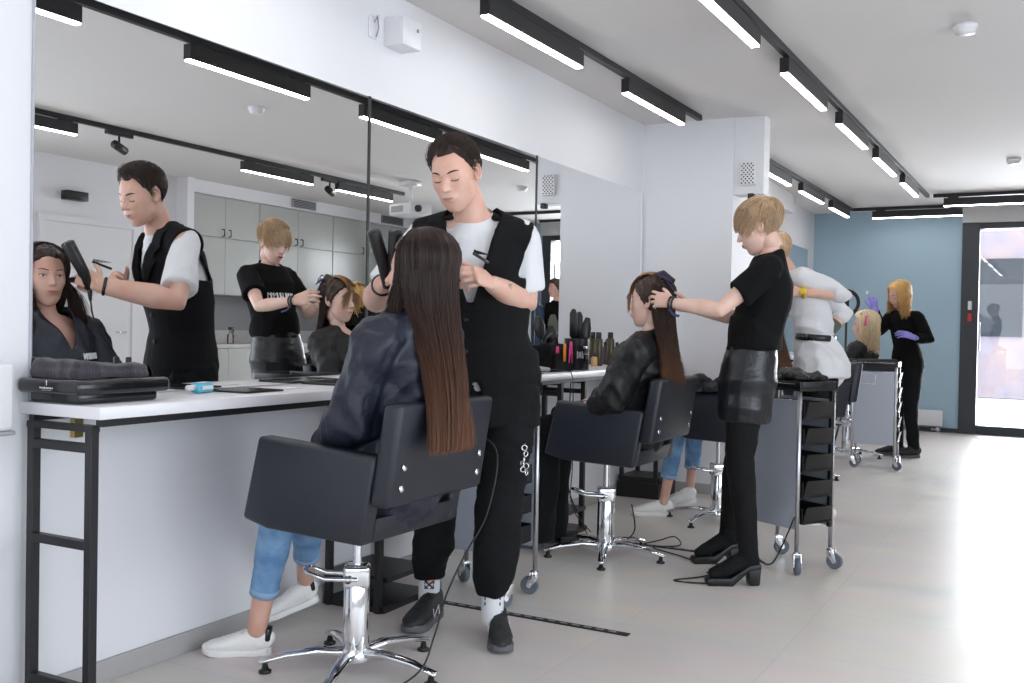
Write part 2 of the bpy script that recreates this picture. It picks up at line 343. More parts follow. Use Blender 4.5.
# right-hand wall with the kitchen niche, and the front of the room behind the camera
struct('wall_right', MB().b2(2.55, 2.75, 4.6, 7.35, 0, CEIL), 'wall')
struct('wall_right_sill', MB().b2(2.6, 2.75, -3.2, 4.6, 0, .45), 'wall')
struct('wall_right_lintel', MB().b2(2.6, 2.75, -3.2, 4.6, 2.4, CEIL), 'wall')
mb = MB()
for y in (-3.1, -1.6, 0, 1.5, 3.1, 4.55): mb.b2(2.62, 2.70, y-.04, y+.04, .45, 2.4)
struct('window_1', mb, 'frame')
struct('wall_niche', MB().b2(3.0, 3.15, 7.35, 12.42, 0, CEIL), 'wall')
struct('wall_niche_top', MB().b2(2.45, 3.0, 7.35, 12.4, 2.422, CEIL), 'wall')
struct('wall_niche_side', MB().b2(2.40, 3.0, 7.26, 7.35, 0, CEIL), 'wall')
struct('wall_front', MB().b2(-2.7, 2.75, -3.3, -3.15, 0, CEIL), 'wall')
dr = struct('door_2', MB().b2(2.53, 2.55, 5.75, 6.7, 0, 1.97, .003), 'white_plastic'); obj('door_handle', MB().tube([(2.53, 6.6, 1), (2.49, 6.6, 1), (2.49, 6.48, 1)], .010), 'chrome', dr)
struct('door_frame', MB().b2(2.52, 2.55, 5.69, 5.75, 0, 2.03).b2(2.52, 2.55, 6.7, 6.76, 0, 2.03).b2(2.52, 2.55, 5.751, 6.699, 1.971, 2.03), 'wall')
tag(obj('exit_lamp', MB().b2(2.46, 2.55, 5.92, 6.14, 2.17, 2.25, .004), 'black_plastic'), 'small black emergency lamp box on the white wall, seen in the mirror above the door', 'lamp')
# kitchen units, seen in the mirror
ys = [7.37, 8.42, 9.72, 11.0, 12.12]
pos = ['beside the white niche edge', 'above the counter, second from the white niche edge', 'third from the white niche edge', 'nearest the far wall, fourth from the niche edge']
for i in range(4):
    y0, y1 = ys[i]+.003, ys[i+1]-.003
    t = thing('wall_cabinet', 'pale grey glossy wall cabinet, '+pos[i], 'cabinet', (2.7, (y0+y1)/2, 1.40), world=True, group='pale grey kitchen wall cabinets')
    obj('body', MB().b2(2.52, 3.0, y0, y1, 1.40, 2.42, .002), 'cabinet', t, False)
    ym = (y0+y1)/2
    for a, b in ((y0, ym), (ym, y1)):
        for z0, z1 in ((1.40, 1.99), (1.996, 2.42)):
            dd = obj('door', MB().b2(2.498, 2.518, a+.002, b-.002, z0+.002, z1-.002, .002), 'cabinet', t, False)
            if z0 > 1.5:
                yy = ym-.05 if a == y0 else ym+.05
                obj('handle', MB().tube([(2.5, yy, 2.01), (2.465, yy, 2.015), (2.465, yy, 2.08), (2.5, yy, 2.085)], .006, n=8), 'black_metal', dd)
names = ['beside the white niche edge, under the sink', 'right of the sink unit', 'third from the niche edge', 'fourth along, before the far wall']
for i in range(4):
    y0, y1 = ys[i]+.003, ys[i+1]-.003
    t = thing('base_cabinet', 'pale grey base cabinet under the counter, '+names[i], 'cabinet', (2.7, (y0+y1)/2, 0), world=True, group='pale grey kitchen base cabinets')
    obj('body', MB().b2(2.45, 2.99, y0, y1, .08, .84, .002), 'cabinet', t, False); ym = (y0+y1)/2
    for a, b in ((y0, ym), (ym, y1)): obj('door', MB().b2(2.432, 2.449, a+.002, b-.002, .09, .835, .002), 'cabinet', t, False)
tag(obj('worktop', MB().b2(2.42, 2.96, 7.36, 12.12, .84, .88, .004), 'counter'), 'pale stone kitchen worktop running under the wall cabinets', 'worktop')
struct('trim_4', MB().b2(2.985, 3.0, 7.36, 12.3, .88, 1.40), 'splash')
struct('trim_5', MB().b2(2.97, 2.985, 7.36, 12.3, .88, 1.02), 'counter')
t = thing('soap_bottle', 'tall white pump bottle at the left end of the kitchen worktop', 'bottle', (2.62, 7.62, .88))
obj('body', MB().lathe([(.036, 0), (.038, .01), (.038, .15), (.03, .19), (.014, .205), (.014, .22)]), 'white_plastic', t); obj('pump', MB().lathe([(.012, .22), (.012, .25), (.005, .252), (.005, .28)]).box((-.0, .02, .285), (.018, .07, .012), .003), 'white_plastic', t)
t = thing('spray_bottle', 'clear spray bottle with black trigger on the kitchen worktop', 'bottle', (2.6, 8.1, .88))
obj('body', MB().lathe([(.034, 0), (.036, .01), (.036, .09), (.013, .125), (.013, .14)]), 'glass', t); obj('trigger', MB().box((0, .01, .165), (.025, .075, .03), .006).box((0, .04, .135), (.012, .012, .04), .003), 'black_plastic', t)
t = thing('kitchen_tap', 'chrome kitchen tap with a slanting spout on the worktop', 'tap', (2.66, 8.55, .88))
obj('spout', MB().tube([(0, 0, 0), (0, 0, .07), (-.02, .08, .10), (-.04, .24, .17), (-.05, .25, .16)], [.022, .018, .013, .012, .012]), 'chrome', t); obj('lever', MB().tube([(0, 0, .07), (0, -.01, .12)], .008), 'chrome', t)
for i, (y, w) in enumerate(((9.1, .42), (10.9, .5))):
    t = thing('air_vent', ['grey slatted air vent above the kitchen cabinets, near the left spot lamp', 'grey slatted air vent above the kitchen cabinets, towards the far wall'][i], 'vent', (2.44, y, 2.435), group='air vents over the cabinets')
    obj('frame', MB().b2(-.006, .01, -w/2, w/2, 0, .10, .002), 'grey_plastic', t, False)
    mb = MB()
    for k in range(5): mb.b2(-.012, -.006, -w/2+.015, w/2-.015, .012+k*.018, .020+k*.018)
    obj('slats', mb, 'frame', t, False)
# mirrors
SEAM = [1.81, 3.385, 4.94, 6.575]
lab = ['left, reflecting the stylist in the waistcoat', 'middle, behind the standing stylist', 'right, next to the white pillar']
for i in range(3):
    t = thing('wall_mirror', 'large salon mirror panel above the white desk, '+lab[i], 'mirror', wp(0, (SEAM[i]+SEAM[i+1])/2, .9), world=True, group='mirror panels above the long white desk')
    t['_o'] = list(t.location)
    obj('mirror_glass', wbox(MB(), .002, .008, SEAM[i]+.006, SEAM[i+1]-.006, .885, 2.07), 'mirror', t, False)
    for a, b in ((SEAM[i], SEAM[i]+(.006 if i else .002)), (SEAM[i+1]-.006, SEAM[i+1])): obj('edge_profile', wbox(MB(), .001, .012, a, b, .885, 2.072), 'black_metal' if b > 2 and b < 5 and a == b-.006 else 'alu', t, False)
t = thing('wall_mirror', 'long wall mirror on the left wall beyond the pillar, reflecting the blue wall', 'mirror', wp(0, 9.6, .9), world=True); obj('mirror_glass', wbox(MB(), .002, .008, 7.2, 12.02, .885, 2.09), 'mirror', t, False)
# desks
t = thing('styling_desk', 'long white laminate styling desk on black frames under the mirrors', 'desk', wp(.17, 4.2, 0), world=True)
obj('desktop', wbox(MB(), 0, .335, 1.782, 6.58, .848, .882, .003), 'desk', t, True, auto=30)
mb = MB(); wbox(mb, .30, .325, 1.80, 6.55, .828, .847); wbox(mb, .02, .045, 1.80, 6.55, .828, .847); obj('apron_bar', mb, 'black_metal', t, False)
def legframe(y, full=True):
    mb = MB()
    for d in (.030, .272): wbox(mb, d, d+.026, y-.013, y+.013, 0, .828, .002)
    for z in ((.765, .12) if not full else (.755, .492, .10)): wbox(mb, .050, .28, y-.012, y+.012, z, z+.025, .002)
    wbox(mb, .030, .298, y-.013, y+.013, .812, .83)
    return mb
for y in (1.80, 3.12, 3.46, 4.72, 5.02, 6.2, 6.5): obj('leg_frame', legframe(y), 'black_metal', t, False)
for y in (3.29, 4.87, 6.35):
    mb = MB(); wbox(mb, .02, .31, y-.15, y+.15, .115, .135); wbox(mb, .02, .31, y-.17, y+.17, 0, .10 if y > 6 else .025); obj('footrest_shelf', mb, 'black_metal', t, False)
wb = obj('wall_bracket', wbox(MB(), .002, .02, 1.95, 1.98, .765, .82), 'brass', t, False)
t = thing('styling_desk', 'second white styling desk beyond the pillar, mostly hidden', 'desk', wp(.17, 9.4, 0), world=True)
obj('desktop', wbox(MB(), 0, .33, 7.3, 12.0, .848, .882, .003), 'desk', t, False)
for y in (7.35, 8.9, 10.4, 11.9): obj('leg_frame', legframe(y), 'black_metal', t, False)
# cable strips let into the floor
for i, (y, x0, x1) in enumerate(((3.385, -2.57, -1.37), (4.85, -2.59, -1.30))):
    t = thing('floor_cable_strip', ['nearer black dashed cable strip across the floor by the front stylist', 'farther black dashed cable strip across the floor behind the second chair'][i], 'cable cover', ((x0+x1)/2, y, 0), world=True)
    obj('strip', MB().b2(x0, x1, y-.017, y+.017, .0, .004, .001), 'ink_black', t, False)
    mb = MB()
    for k in range(int((x1-x0)/.05)): mb.b2(x0+.02+k*.05, x0+.05+k*.05, y-.004, y+.004, .004, .005)
    obj('dash_print', mb, 'grey_plastic', t, False)

# ================================================================ ceiling tracks
def track(x, y0, y1, label):
    if abs(x) < 9: o = obj('light_track', MB().b2(x-.018, x+.018, y0, y1, 2.515, CEIL, .002), 'track', None, False)
    tag(o, label, 'light track', 'black ceiling light tracks'); return o
def xtrack(y, x0, x1, label): return tag(obj('light_track', MB().b2(x0, x1, y-.018, y+.018, 2.515, CEIL, .002), 'track', None, False), label, 'light track', 'black ceiling light tracks')
track(-2.18, -1.6, 6.46, 'black ceiling light track running close above the mirrors')
track(-1.28, -1.6, 11.03, 'black ceiling light track along the middle of the room')
track(-2.2, 8.0, 11.96, 'black ceiling light track beyond the pillar, near the left wall')
track(1.0, -1.6, 9.0, 'black ceiling light track on the far side of the room, seen in the mirror')
xtrack(11.96, -2.18, .8, 'black ceiling light track running across in front of the blue wall')
xtrack(11.05, -1.23, 1.6, 'black ceiling light track running across before the glass door')
pl = thing('linear_lamp', '', 'ceiling lamp', (0, 0, 2.42), group='black linear track lamps')
obj('housing', MB().b2(-.024, .024, -.47, .47, .008, .085, .002), 'track', pl, False)
obj('diffuser', MB().b2(-.018, .018, -.467, .467, 0, .008), 'led', pl, False)
for y in (-.38, .38): obj('track_adapter', MB().b2(-.016, .016, y-.05, y+.05, .085, .0945), 'track', pl, False)
ordn = ['nearest the camera', 'second from the camera', 'third from the camera', 'fourth from the camera', 'fifth from the camera', 'sixth from the camera', 'seventh from the camera']
first = [True]
def lamp(x, y, label, rz=0):
    o = pl if first[0] else copy_tree(pl); first[0] = False
    o.location = (x, y, 2.42); o.rotation_euler = (0, 0, rz); o['label'] = label
for q, y in (('above the frame', 2.57), ('nearer of the two in view', 4.10), ('farther of the two in view', 5.63)): lamp(-2.175, y, 'black linear lamp on the track above the mirrors, '+q)
for q, y in (('out of frame overhead', 1.0), ('at the mirror top left corner', 2.52), ('nearest in view, cut by the top edge', 4.10), ('second in view from the camera', 5.57), ('third in view from the camera', 6.96), ('fourth in view from the camera', 8.33), ('last before the glass door', 9.72)): lamp(-1.283, y, 'black linear lamp on the middle track, '+q)
for i, y in enumerate((8.55, 9.92, 11.27)): lamp(-2.2, y, 'black linear lamp on the short track beyond the pillar, '+ordn[i])
for q, y in (('leftmost in the mirror', 4.35), ('middle one in the mirror', 6.98), ('rightmost, at the mirror seam', 8.3)): lamp(1.0, y, 'black linear lamp on the far-side ceiling track, '+q)
lamp(-1.5, 11.96, 'black linear lamp lying across in front of the blue wall', R(90))
lamp(-.66, 11.05, 'black linear lamp lying across before the glass door', R(90))
for i, y in enumerate((5.2, 7.72)):
    t = thing('spot_lamp', ['small black spot lamp on the far-side track, left one in the mirror', 'small black spot lamp on the far-side track above the kitchen cabinets'][i], 'spot lamp', (1.0, y, 2.515), group='black spot lamps')
    obj('adapter', MB().b2(-.016, .016, -.12, .12, -.03, 0), 'track', t, False); obj('stem', MB().cyl((0, 0, -.03), (0, 0, -.10), .008), 'track', t)
    obj('head', MB().tube([(-.02, -.06, -.10), (.02, .07, -.13)], .032, caps='ff'), 'track', t)
t = thing('projector', 'white ceiling projector seen in the mirror beside the standing stylist', 'projector', (.45, 8.3, 2.20), rz=.3)
obj('body', MB().b2(-.17, .17, -.14, .14, .0, .12, .02), 'white_plastic', t); obj('lens', MB().cyl((-.20, -.05, .06), (-.16, -.05, .06), .035), 'black_gloss', t)
obj('bracket', MB().cyl((0, 0, .12), (0, 0, .35), .02).b2(-.08, .08, -.08, .08, .30, .35), 'white_plastic', t); obj('grille', MB().b2(-.06, .12, -.145, -.14, .03, .09), 'grey_plastic', t, False)
for i, (x, y) in enumerate(((-.445, 5.07), (-.41, 9.06), (-.1, 3.0))):
    t = thing('smoke_detector', ['round white smoke detector on the ceiling, upper right of the photo', 'round white smoke detector on the ceiling nearer the glass door', 'round white smoke detector on the ceiling, reflected in the mirror'][i], 'smoke detector', (x, y, CEIL-.045))
    obj('housing', MB().lathe([(.02, 0), (.045, .006), (.05, .025), (.055, .03), (.055, .045)]), 'white_plastic', t)
# vent block with a perforated face on the pillar
t = thing('perforated_wall_box', 'white wall box with a grid of dark holes high on the pillar', 'vent', (-1.88, 6.60, 2.09), world=True)
obj('housing', MB().b2(-1.935, -1.835, 6.585, 6.62, 2.09, 2.24, .004), 'white_plastic', t)
mb = MB()
for i in range(7):
    for j in range(10):
        if (i+j) % 2 == 0: mb.cyl((-1.922+i*.0125, 6.584, 2.102+j*.0142), (-1.922+i*.0125, 6.586, 2.102+j*.0142), .0055, 10)
obj('holes', mb, 'ink_black', t, False)
tag(obj('dark_sensor', MB().b2(-1.875, -1.835, 6.56, 6.62, 1.99, 2.03, .006), 'black_plastic'), 'small black sensor just under the perforated box on the pillar', 'sensor')
# access point / camera box on the left wall above the mirror
t = thing('wall_box', 'white box on the wall above the mirror near the ceiling', 'electrical box', wp(.0, 3.58, 2.335), world=True)
obj('box', wbox(MB(), .0, .10, 3.49, 3.63, 2.31, 2.43, .004), 'white_plastic', t, auto=30); obj('lens', MB().cyl(wp(.10, 3.60, 2.39), wp(.104, 3.60, 2.39), .008), 'grey_plastic', t)
t = thing('wall_socket', 'white cover plate with a short loose wire left of the wall box', 'socket', wp(.0, 3.44, 2.36), world=True)
obj('plate', wbox(MB(), .0, .008, 3.375, 3.43, 2.32, 2.41, .003), 'white_plastic', t); obj('wire', MB().tube([wp(.008, 3.41, 2.39), wp(.03, 3.40, 2.41), wp(.03, 3.41, 2.36), wp(.01, 3.42, 2.33)], .003, n=6), 'grey_plastic', t)
# left edge: dispenser and bin on the near wall
t = thing('towel_dispenser', 'white plastic dispenser on the wall at the left edge', 'dispenser', wp(0, 1.66, .82), world=True)
obj('housing', wbox(MB(), .0, .10, 1.50, 1.70, .812, .995, .012), 'white_plastic', t); obj('tray', wbox(MB(), .0, .10, 1.55, 1.705, .80, .812, .004), 'grey_plastic', t)
t = thing('pedal_bin', 'tall white waste bin standing at the left edge', 'bin', wp(.11, 1.515, 0), world=False)
obj('bucket', MB().lathe([(.085, 0), (.09, .01), (.105, .50), (.105, .505)]), 'white_plastic', t); obj('rim', MB().torus((0, 0, .508), .102, .008), 'white_plastic', t)
# far wall: radiator with valve
t = thing('radiator', 'low white panel radiator at the foot of the blue wall', 'radiator', (-1.42, 12.36, 0), world=True)
obj('panel', MB().b2(-1.78, -1.22, 12.33, 12.385, .07, .25, .006), 'white_plastic', t); obj('valve', MB().cyl((-1.27, 12.34, .01), (-1.27, 12.34, .06), .02).cyl((-1.34, 12.34, .03), (-1.24, 12.34, .03), .014), 'alu', t)
obj('foot', MB().b2(-1.62, -1.57, 12.33, 12.38, 0, .07), 'white_plastic', t)
struct('trim_6', MB().b2(-.86, .8, 11.9, 12.28, 0, .006), 'splash')
# teal curtain by the far window, seen only in the mirror
cv = MB(); V = []; F = []
for i in range(61):
    x = 1.0+i*.02; y = 12.3+.03*math.sin(i*.9); V += [(x, y, .05), (x, y, 2.3)]
for i in range(60): F.append((2*i, 2*i+2, 2*i+3, 2*i+1))
o = obj('curtain', cv.add(V, F), 'teal', None, True, solid=.004); tag(o, 'teal curtain hanging at the far wall, seen in the mirror', 'curtain')
# ================================================================ chairs
def make_chair(label, base, rz=0, body_dy=0, star=0, lever=0):
    """salon armchair facing -X: side panels, seat box, backrest, gas column, five-star base"""
    t = thing('salon_chair', label, 'chair', base, rz)
    dy = body_dy; dx = 0; HW = .255
    side = [(-.196+dx, .52), (-.135+dx, .775), (.305+dx, .745), (.257+dx, .485), (-.10+dx, .497)]
    for s in (-1, 1):
        y0 = -HW if s < 0 else HW-.062
        obj('side_panel', MB().prism(side, .062, .014, loc=(0, y0+dy, 0), seg=3), 'leather', t, auto=50)
    obj('seat_box', MB().prism([(-.17+dx, .515), (-.17+dx, .57), (.275+dx, .56), (.257+dx, .487)], .40, .006, loc=(0, -.20+dy, 0)), 'leather', t, auto=40)
    obj('seat_cushion', MB().box((.03+dx, dy, .60), (.42, .385, .09), .03, seg=4), 'cushion', t)
    b = obj('backrest', MB().prism([(.281+dx, .60), (.328+dx, .895), (.392+dx, .895), (.346+dx, .60)], 2*HW, .016, loc=(0, -HW+dy, 0), seg=3), 'leather', t, auto=50)
    for z in (.655, .715):
        for y in (-.205, .205):
            x = .349+dx+(z-.60)*.156; obj('bolt', MB().lathe([(.011, 0), (.011, .003), (.007, .006)], (x, y+dy, z), 16, rotm('Y', 81)), 'chrome', b)
    obj('gas_column', MB().cyl((0, 0, .30), (0, 0, .50), .0145).b2(-.09, .09, -.09, .09, .478, .49), 'chrome', t, auto=30)
    obj('column_cover', MB().lathe([(.042, .045), (.043, .05), (.041, .27), (.035, .285), (.018, .29)]), 'chrome', t, auto=30)
    a = R(lever); ca, sa = math.cos(a), math.sin(a); Rz = rotm('Z', lever)
    obj('pump_head', MB().box((0, 0, .305), (.085, .075, .075), .012, Rz, 3).cyl((0, -.05*1, .30), (0, .05, .30), .014), 'chrome', t, auto=40)
    q = [(.0, .04, .30), (-.10, .045, .305), (-.155, .04, .325), (-.165, 0, .33), (-.155, -.04, .325), (-.10, -.045, .305), (0, -.04, .30)]
    obj('foot_lever', MB().tube([Rz@A(*p) for p in q], .0075, n=10), 'chrome', t)
    st = MB(); pads = MB()
    st.lathe([(.052, .035), (.055, .05), (.045, .07), (.042, .075)])
    for k in range(5):
        Rk = rotm('Z', star+72*k)
        st2 = MB(); st2.tube([(.03, 0, .058), (.12, 0, .066), (.22, 0, .055), (.30, 0, .036)], [(.024, .018), (.022, .014), (.019, .011), (.015, .009)], side=(0, 1, 0), n=12, caps='rr')
        o = obj('base_arm', (MB().add(st2.arr()[0], st2.arr()[1], Rk)), 'chrome', t)
        obj('foot_pad', MB().lathe([(.020, 0), (.021, .008), (.012, .012), (.008, .028)], Rk@A(.285, 0, 0), 14), 'black_plastic', o)
    obj('base_hub', st, 'chrome', t, auto=40)
    return t
make_chair('black salon armchair nearest the camera, holding the long-haired woman', (-1.985, 2.575, 0), 0, -.065, -142, 35)
make_chair('black salon armchair with the woman whose hair is clipped up', (-1.957, 4.506, 0), 0, -.045, -70, 30)
make_chair('black salon armchair behind the short-haired stylist, with a cape bunched on it', (-1.768, 5.70, 0), 0, 0, -175, 40)
make_chair('black salon armchair beyond the drawer trolley, beside the far silver trolley', (-1.78, 7.75, 0), .6, 0, -100, 40)
make_chair('black salon armchair under the blonde client at the far end', (-1.72, 9.35, 0), -.9, 0, -90, 40)

# ================================================================ trolleys
def caster(mb_f, mb_w, x, y, z, a):
    """fork and wheel; returns heights"""
    ca, sa = math.cos(a), math.sin(a); Rz = rotm('Z', math.degrees(a))
    f = MB(); f.cyl((0, 0, .085), (0, 0, .13), .010, 12)
    for s in (-1, 1): f.prism([(-.012, .095), (.02, .095), (.035, .035), (.02, .028), (-.01, .06)], .004, .001, loc=(0, s*.016-.002, 0))
    f.b2(-.012, .022, -.016, .016, .085, .095, .002); f.cyl((.022, -.02, .038), (.022, .02, .038), .010, 12)
    w = MB(); w.lathe([(.020, -.011), (.034, -.012), (.038, -.007), (.038, .007), (.034, .012), (.020, .011)], (.022, 0, .038), 24, rotm('X', 90))
    mb_f.add(*f.arr(), Rz, (x, y, z)); mb_w.add(*w.arr(), Rz, (x, y, z))
def make_trolley(label, loc, rz, hang=True, wheels=None):
    """silver side panels on tube posts, a black top tray and five pull-out drawers; open side faces +X; panels at -Y and +Y"""
    t = thing('drawer_trolley', label, 'trolley', loc, rz)
    W, D = .168, .112                                        # half sizes: x, y
    for s in (-1, 1):
        obj('side_panel', MB().b2(-W+.01, W-.012, s*D-.004, s*D+.004, .20, .80, .003), 'panel', t, False)
    for sx in (-1, 1):
        for sy in (-1, 1):
            p = obj('post', MB().cyl((sx*W, sy*D, .10), (sx*W, sy*D, .865), .0105), 'alu', t)
            f, w = MB(), MB(); caster(f, w, sx*W, sy*D, 0, (wheels or [.5, 1.2, -.4, 2.0])[(sx+1)+(sy+1)//2])
            obj('caster_fork', f, 'chrome', p, auto=30); obj('caster_wheel', w, 'rubber', p, auto=40)
    mb = MB(); mb.b2(-W-.012, W+.012, -D-.012, D+.012, .845, .855); top = MB()
    top.b2(-W-.015, W+.015, -D-.015, D+.015, .842, .852, .003)
    for a in ((-W-.015, W+.015, -D-.015, -D-.005), (-W-.015, W+.015, D+.005, D+.015), (-W-.015, -W-.005, -D, D), (W+.005, W+.015, -D, D)): top.b2(*a, .852, .885, .003)
    obj('top_tray', top, 'black_plastic', t, auto=30)
    for k in range(5):
        z = .225+k*.122; m = MB(); m.b2(-W+.012, W+.02, -D+.018, D-.018, z, z+.006, .002)
        m.prism([(-W+.012, z), (-W+.012, z+.07), (-W+.018, z+.07), (-W+.018, z)], 2*D-.04, 0, loc=(0, -D+.02, 0))
        for s in (-1, 1): m.b2(-W+.012, W+.012, s*(D-.022)-.003, s*(D-.022)+.003, z, z+.075, .001)
        m.prism([(W+.002, z), (W+.024, z+.078), (W+.036, z+.082), (W+.03, z+.070), (W+.014, z)], 2*D-.05, .002, loc=(0, -D+.025, 0))
        obj('drawer', m, 'black_plastic', t, auto=30)
    obj('end_rail', MB().b2(W-.006, W+.010, D-.022, D+.004, .20, .84), 'black_plastic', t, False)
    if hang:
        obj('wire_holder', MB().tube([(W-.01, -D-.013, .80), (.03, -D-.013, .80), (.02, -D-.03, .80), (.012, -D-.03, .735), (.012, -D-.03, .70), (-.10, -D-.03, .70)], .0025, n=8).tube([(W-.01, -D-.013, .875), (-W, -D-.013, .875)], .0025, n=8), 'chrome', t)
    return t
tr = make_trolley('silver drawer trolley with black trays beside the short-haired stylist', (-1.16, 4.855, 0), R(-30), wheels=[.2, 1.0, -.6, .4])
make_trolley('silver trolley standing between the two front stylists, mostly hidden', (-2.09, 3.585, 0), R(180), wheels=[.3, 1.1, -.5, .4])
make_trolley('far silver trolley beside the blonde client near the blue wall', (-1.385, 8.77, 0), R(2), wheels=[.3, .9, -.2, 1.4])
# black capes and towels heaped on the drawer trolley
def heap(name, label, cat, c, r, m, seed, flat=1.0, rz=0):
    mb = MB(); rs = np.random.RandomState(seed)
    for k in range(7): mb.ell(A(*c)+A(rs.uniform(-.5, .5)*r[0], rs.uniform(-.5, .5)*r[1], r[2]*.5*rs.rand()), A(r[0]*.62, r[1]*.62, r[2]*.5), rotm('Z', rs.rand()*180))
    V, F = fuse(mb, .006, 2); V = folds(V, F, .016, 40, seed); V[:, 2] = np.maximum(V[:, 2], c[2]); o = obj(name, (V, F), m); origin(o, c); return tag(o, label, cat)
heap('folded_cape', 'black capes heaped on top of the near drawer trolley', 'cape', (-1.15, 4.87, .888), (.15, .11, .05), 'satin_black', 3)
heap('bunched_cape', 'black cape bunched over the arm of the third chair', 'cape', (-1.80, 5.42, .775), (.17, .08, .10), 'satin_black', 5)

# ================================================================ things on the desk
def dbox(d, y, z=.8825): return wp(d, y, z)
t = thing('black_tray', 'glossy black plastic tray with a folded towel at the left end of the desk', 'tray', dbox(.125, 1.94), rz=.0135)
prof = [(-.112, .035), (-.112, .062), (-.10, .066), (.135, .066), (.135, .035), (.115, .028), (.115, .0), (-.09, .0), (-.09, .028)]
mb = MB(); mb.box((.01, -.01, .047), (.26, .32, .042), .014, seg=3); mb.box((.008, -.01, .018), (.21, .27, .036), .010, seg=3); obj('tray_body', mb, 'black_gloss', t, auto=40)
em = MB(); em.ell((.01, -.1705, .061), (.0025, .0006, .0032), n=10, m=6); em.b2(.0094, .0106, -.1708, -.170, .050, .058)
for k in range(9): x = -.018+k*.0062; em.b2(x, x+.0030, -.1708, -.170, .041, .0450 if k % 3 else .046)
em.b2(-.010, .028, -.1706, -.170, .0368, .0374); obj('printed_logo', em, 'ink', t, False)
def towel(c, L, Wd, rz):
    mb = MB()
    mb.box((0, 0, .010), (Wd, L, .020), .009, seg=3); mb.box((-.003, .004, .026), (Wd*.97, L*.97, .018), .008, seg=3)
    V, F = fuse(mb, .004, 3); V = folds(V, F, .005, 30, 9); V[:, 2] = np.maximum(V[:, 2], 0)
    V[:, 2] *= 1+.35*np.exp(-((V[:, 1]+.10)/.06)**2); o = obj('folded_towel', (V, F), 'towel'); o.location = c; o.rotation_euler = (0, 0, rz); return o
tag(towel(dbox(.115, 1.93, .8825+.068), .26, .19, .0135), 'dark plum folded towel lying on the black tray', 'towel')
def bottle(name, label, cat, c, prof, m, cap=None, capm='black_plastic', group=None):
    t = thing(name, label, cat, c, group=group); obj('body', MB().lathe(prof), m, t, auto=40)
    if cap: obj('cap', MB().lathe(cap), capm, t, auto=40)
    return t
bottle('serum_bottle', 'slim clear bottle with black cap behind the folded towel', 'bottle', dbox(.035, 2.13), [(.012, 0), (.013, .005), (.013, .085), (.008, .095)], 'white_plastic', [(.009, .095), (.009, .115), (.007, .118)])
t = thing('gel_pack', 'small translucent cyan packet on the white desk beside the black tray', 'packet', dbox(.115, 2.36), rz=.25)
obj('pack', fuse(MB().box((0, 0, .017), (.04, .09, .034), .012, seg=3), .003, 2), 'cyan', t); obj('label_strip', MB().b2(.0195, .0205, -.03, .03, .012, .024, 0).b2(-.012, .012, -.03, .03, .034, .0348), 'ink', t, False)
obj('spout', MB().cyl((-.0, -.045, .02), (-.0, -.085, .02), .009, 14), 'white_plastic', t)
tag(origin(obj('leaflet', wbox(MB(), .12, .20, 2.62, 2.76, .8825, .886, .001), 'ink', None, False), wp(.16, 2.69, .8825)), 'small white leaflet lying flat on the desk, left of the front chair', 'leaflet')
tag(origin(obj('black_folder', wbox(MB(), .05, .25, 2.42, 2.60, .8825, .889, .002), 'black_gloss', None, False), wp(.15, 2.5, .8825)), 'thin black folder lying flat on the desk by the leaflet', 'folder')
tag(origin(obj('black_folder', wbox(MB(), .03, .20, 2.95, 3.25, .8825, .892, .002), 'black_gloss', None, False), wp(.11, 3.1, .8825)), 'thin black folder on the desk below the mirrored short-haired stylist', 'folder')
# spray cans and small bottles by the second client
can = [(.0, 0), (.025, 0), (.0265, .004), (.0265, .158), (.022, .170), (.012, .174)]; ccap = [(.0165, .172), (.0175, .176), (.0175, .206), (.015, .210)]
for i, (d, y) in enumerate(((.07, 5.71), (.07, 5.90))):
    bottle('spray_can', ['dark gold hairspray can with black cap, left of the pair on the desk', 'dark gold hairspray can with black cap, right of the pair on the desk'][i], 'spray can', dbox(d, y), can, 'bottle', ccap, group='dark gold hairspray cans')
bottle('amber_bottle', 'short amber bottle left of the hairspray cans', 'bottle', dbox(.09, 5.60), [(.018, 0), (.02, .004), (.02, .05), (.012, .06)], 'amber', [(.012, .06), (.012, .078)])
bottle('dark_bottle', 'slim dark bottle right of the hairspray cans', 'bottle', dbox(.05, 6.06), [(.017, 0), (.018, .004), (.018, .11), (.01, .12)], 'violet', [(.011, .12), (.011, .145)])
bottle('violet_can', 'violet spray can with a shiny purple cap by the second client', 'spray can', dbox(.08, 6.20), can[:4]+[(.02, .14)], 'violet', [(.022, .138), (.023, .142), (.019, .166), (.01, .17)], 'violet')
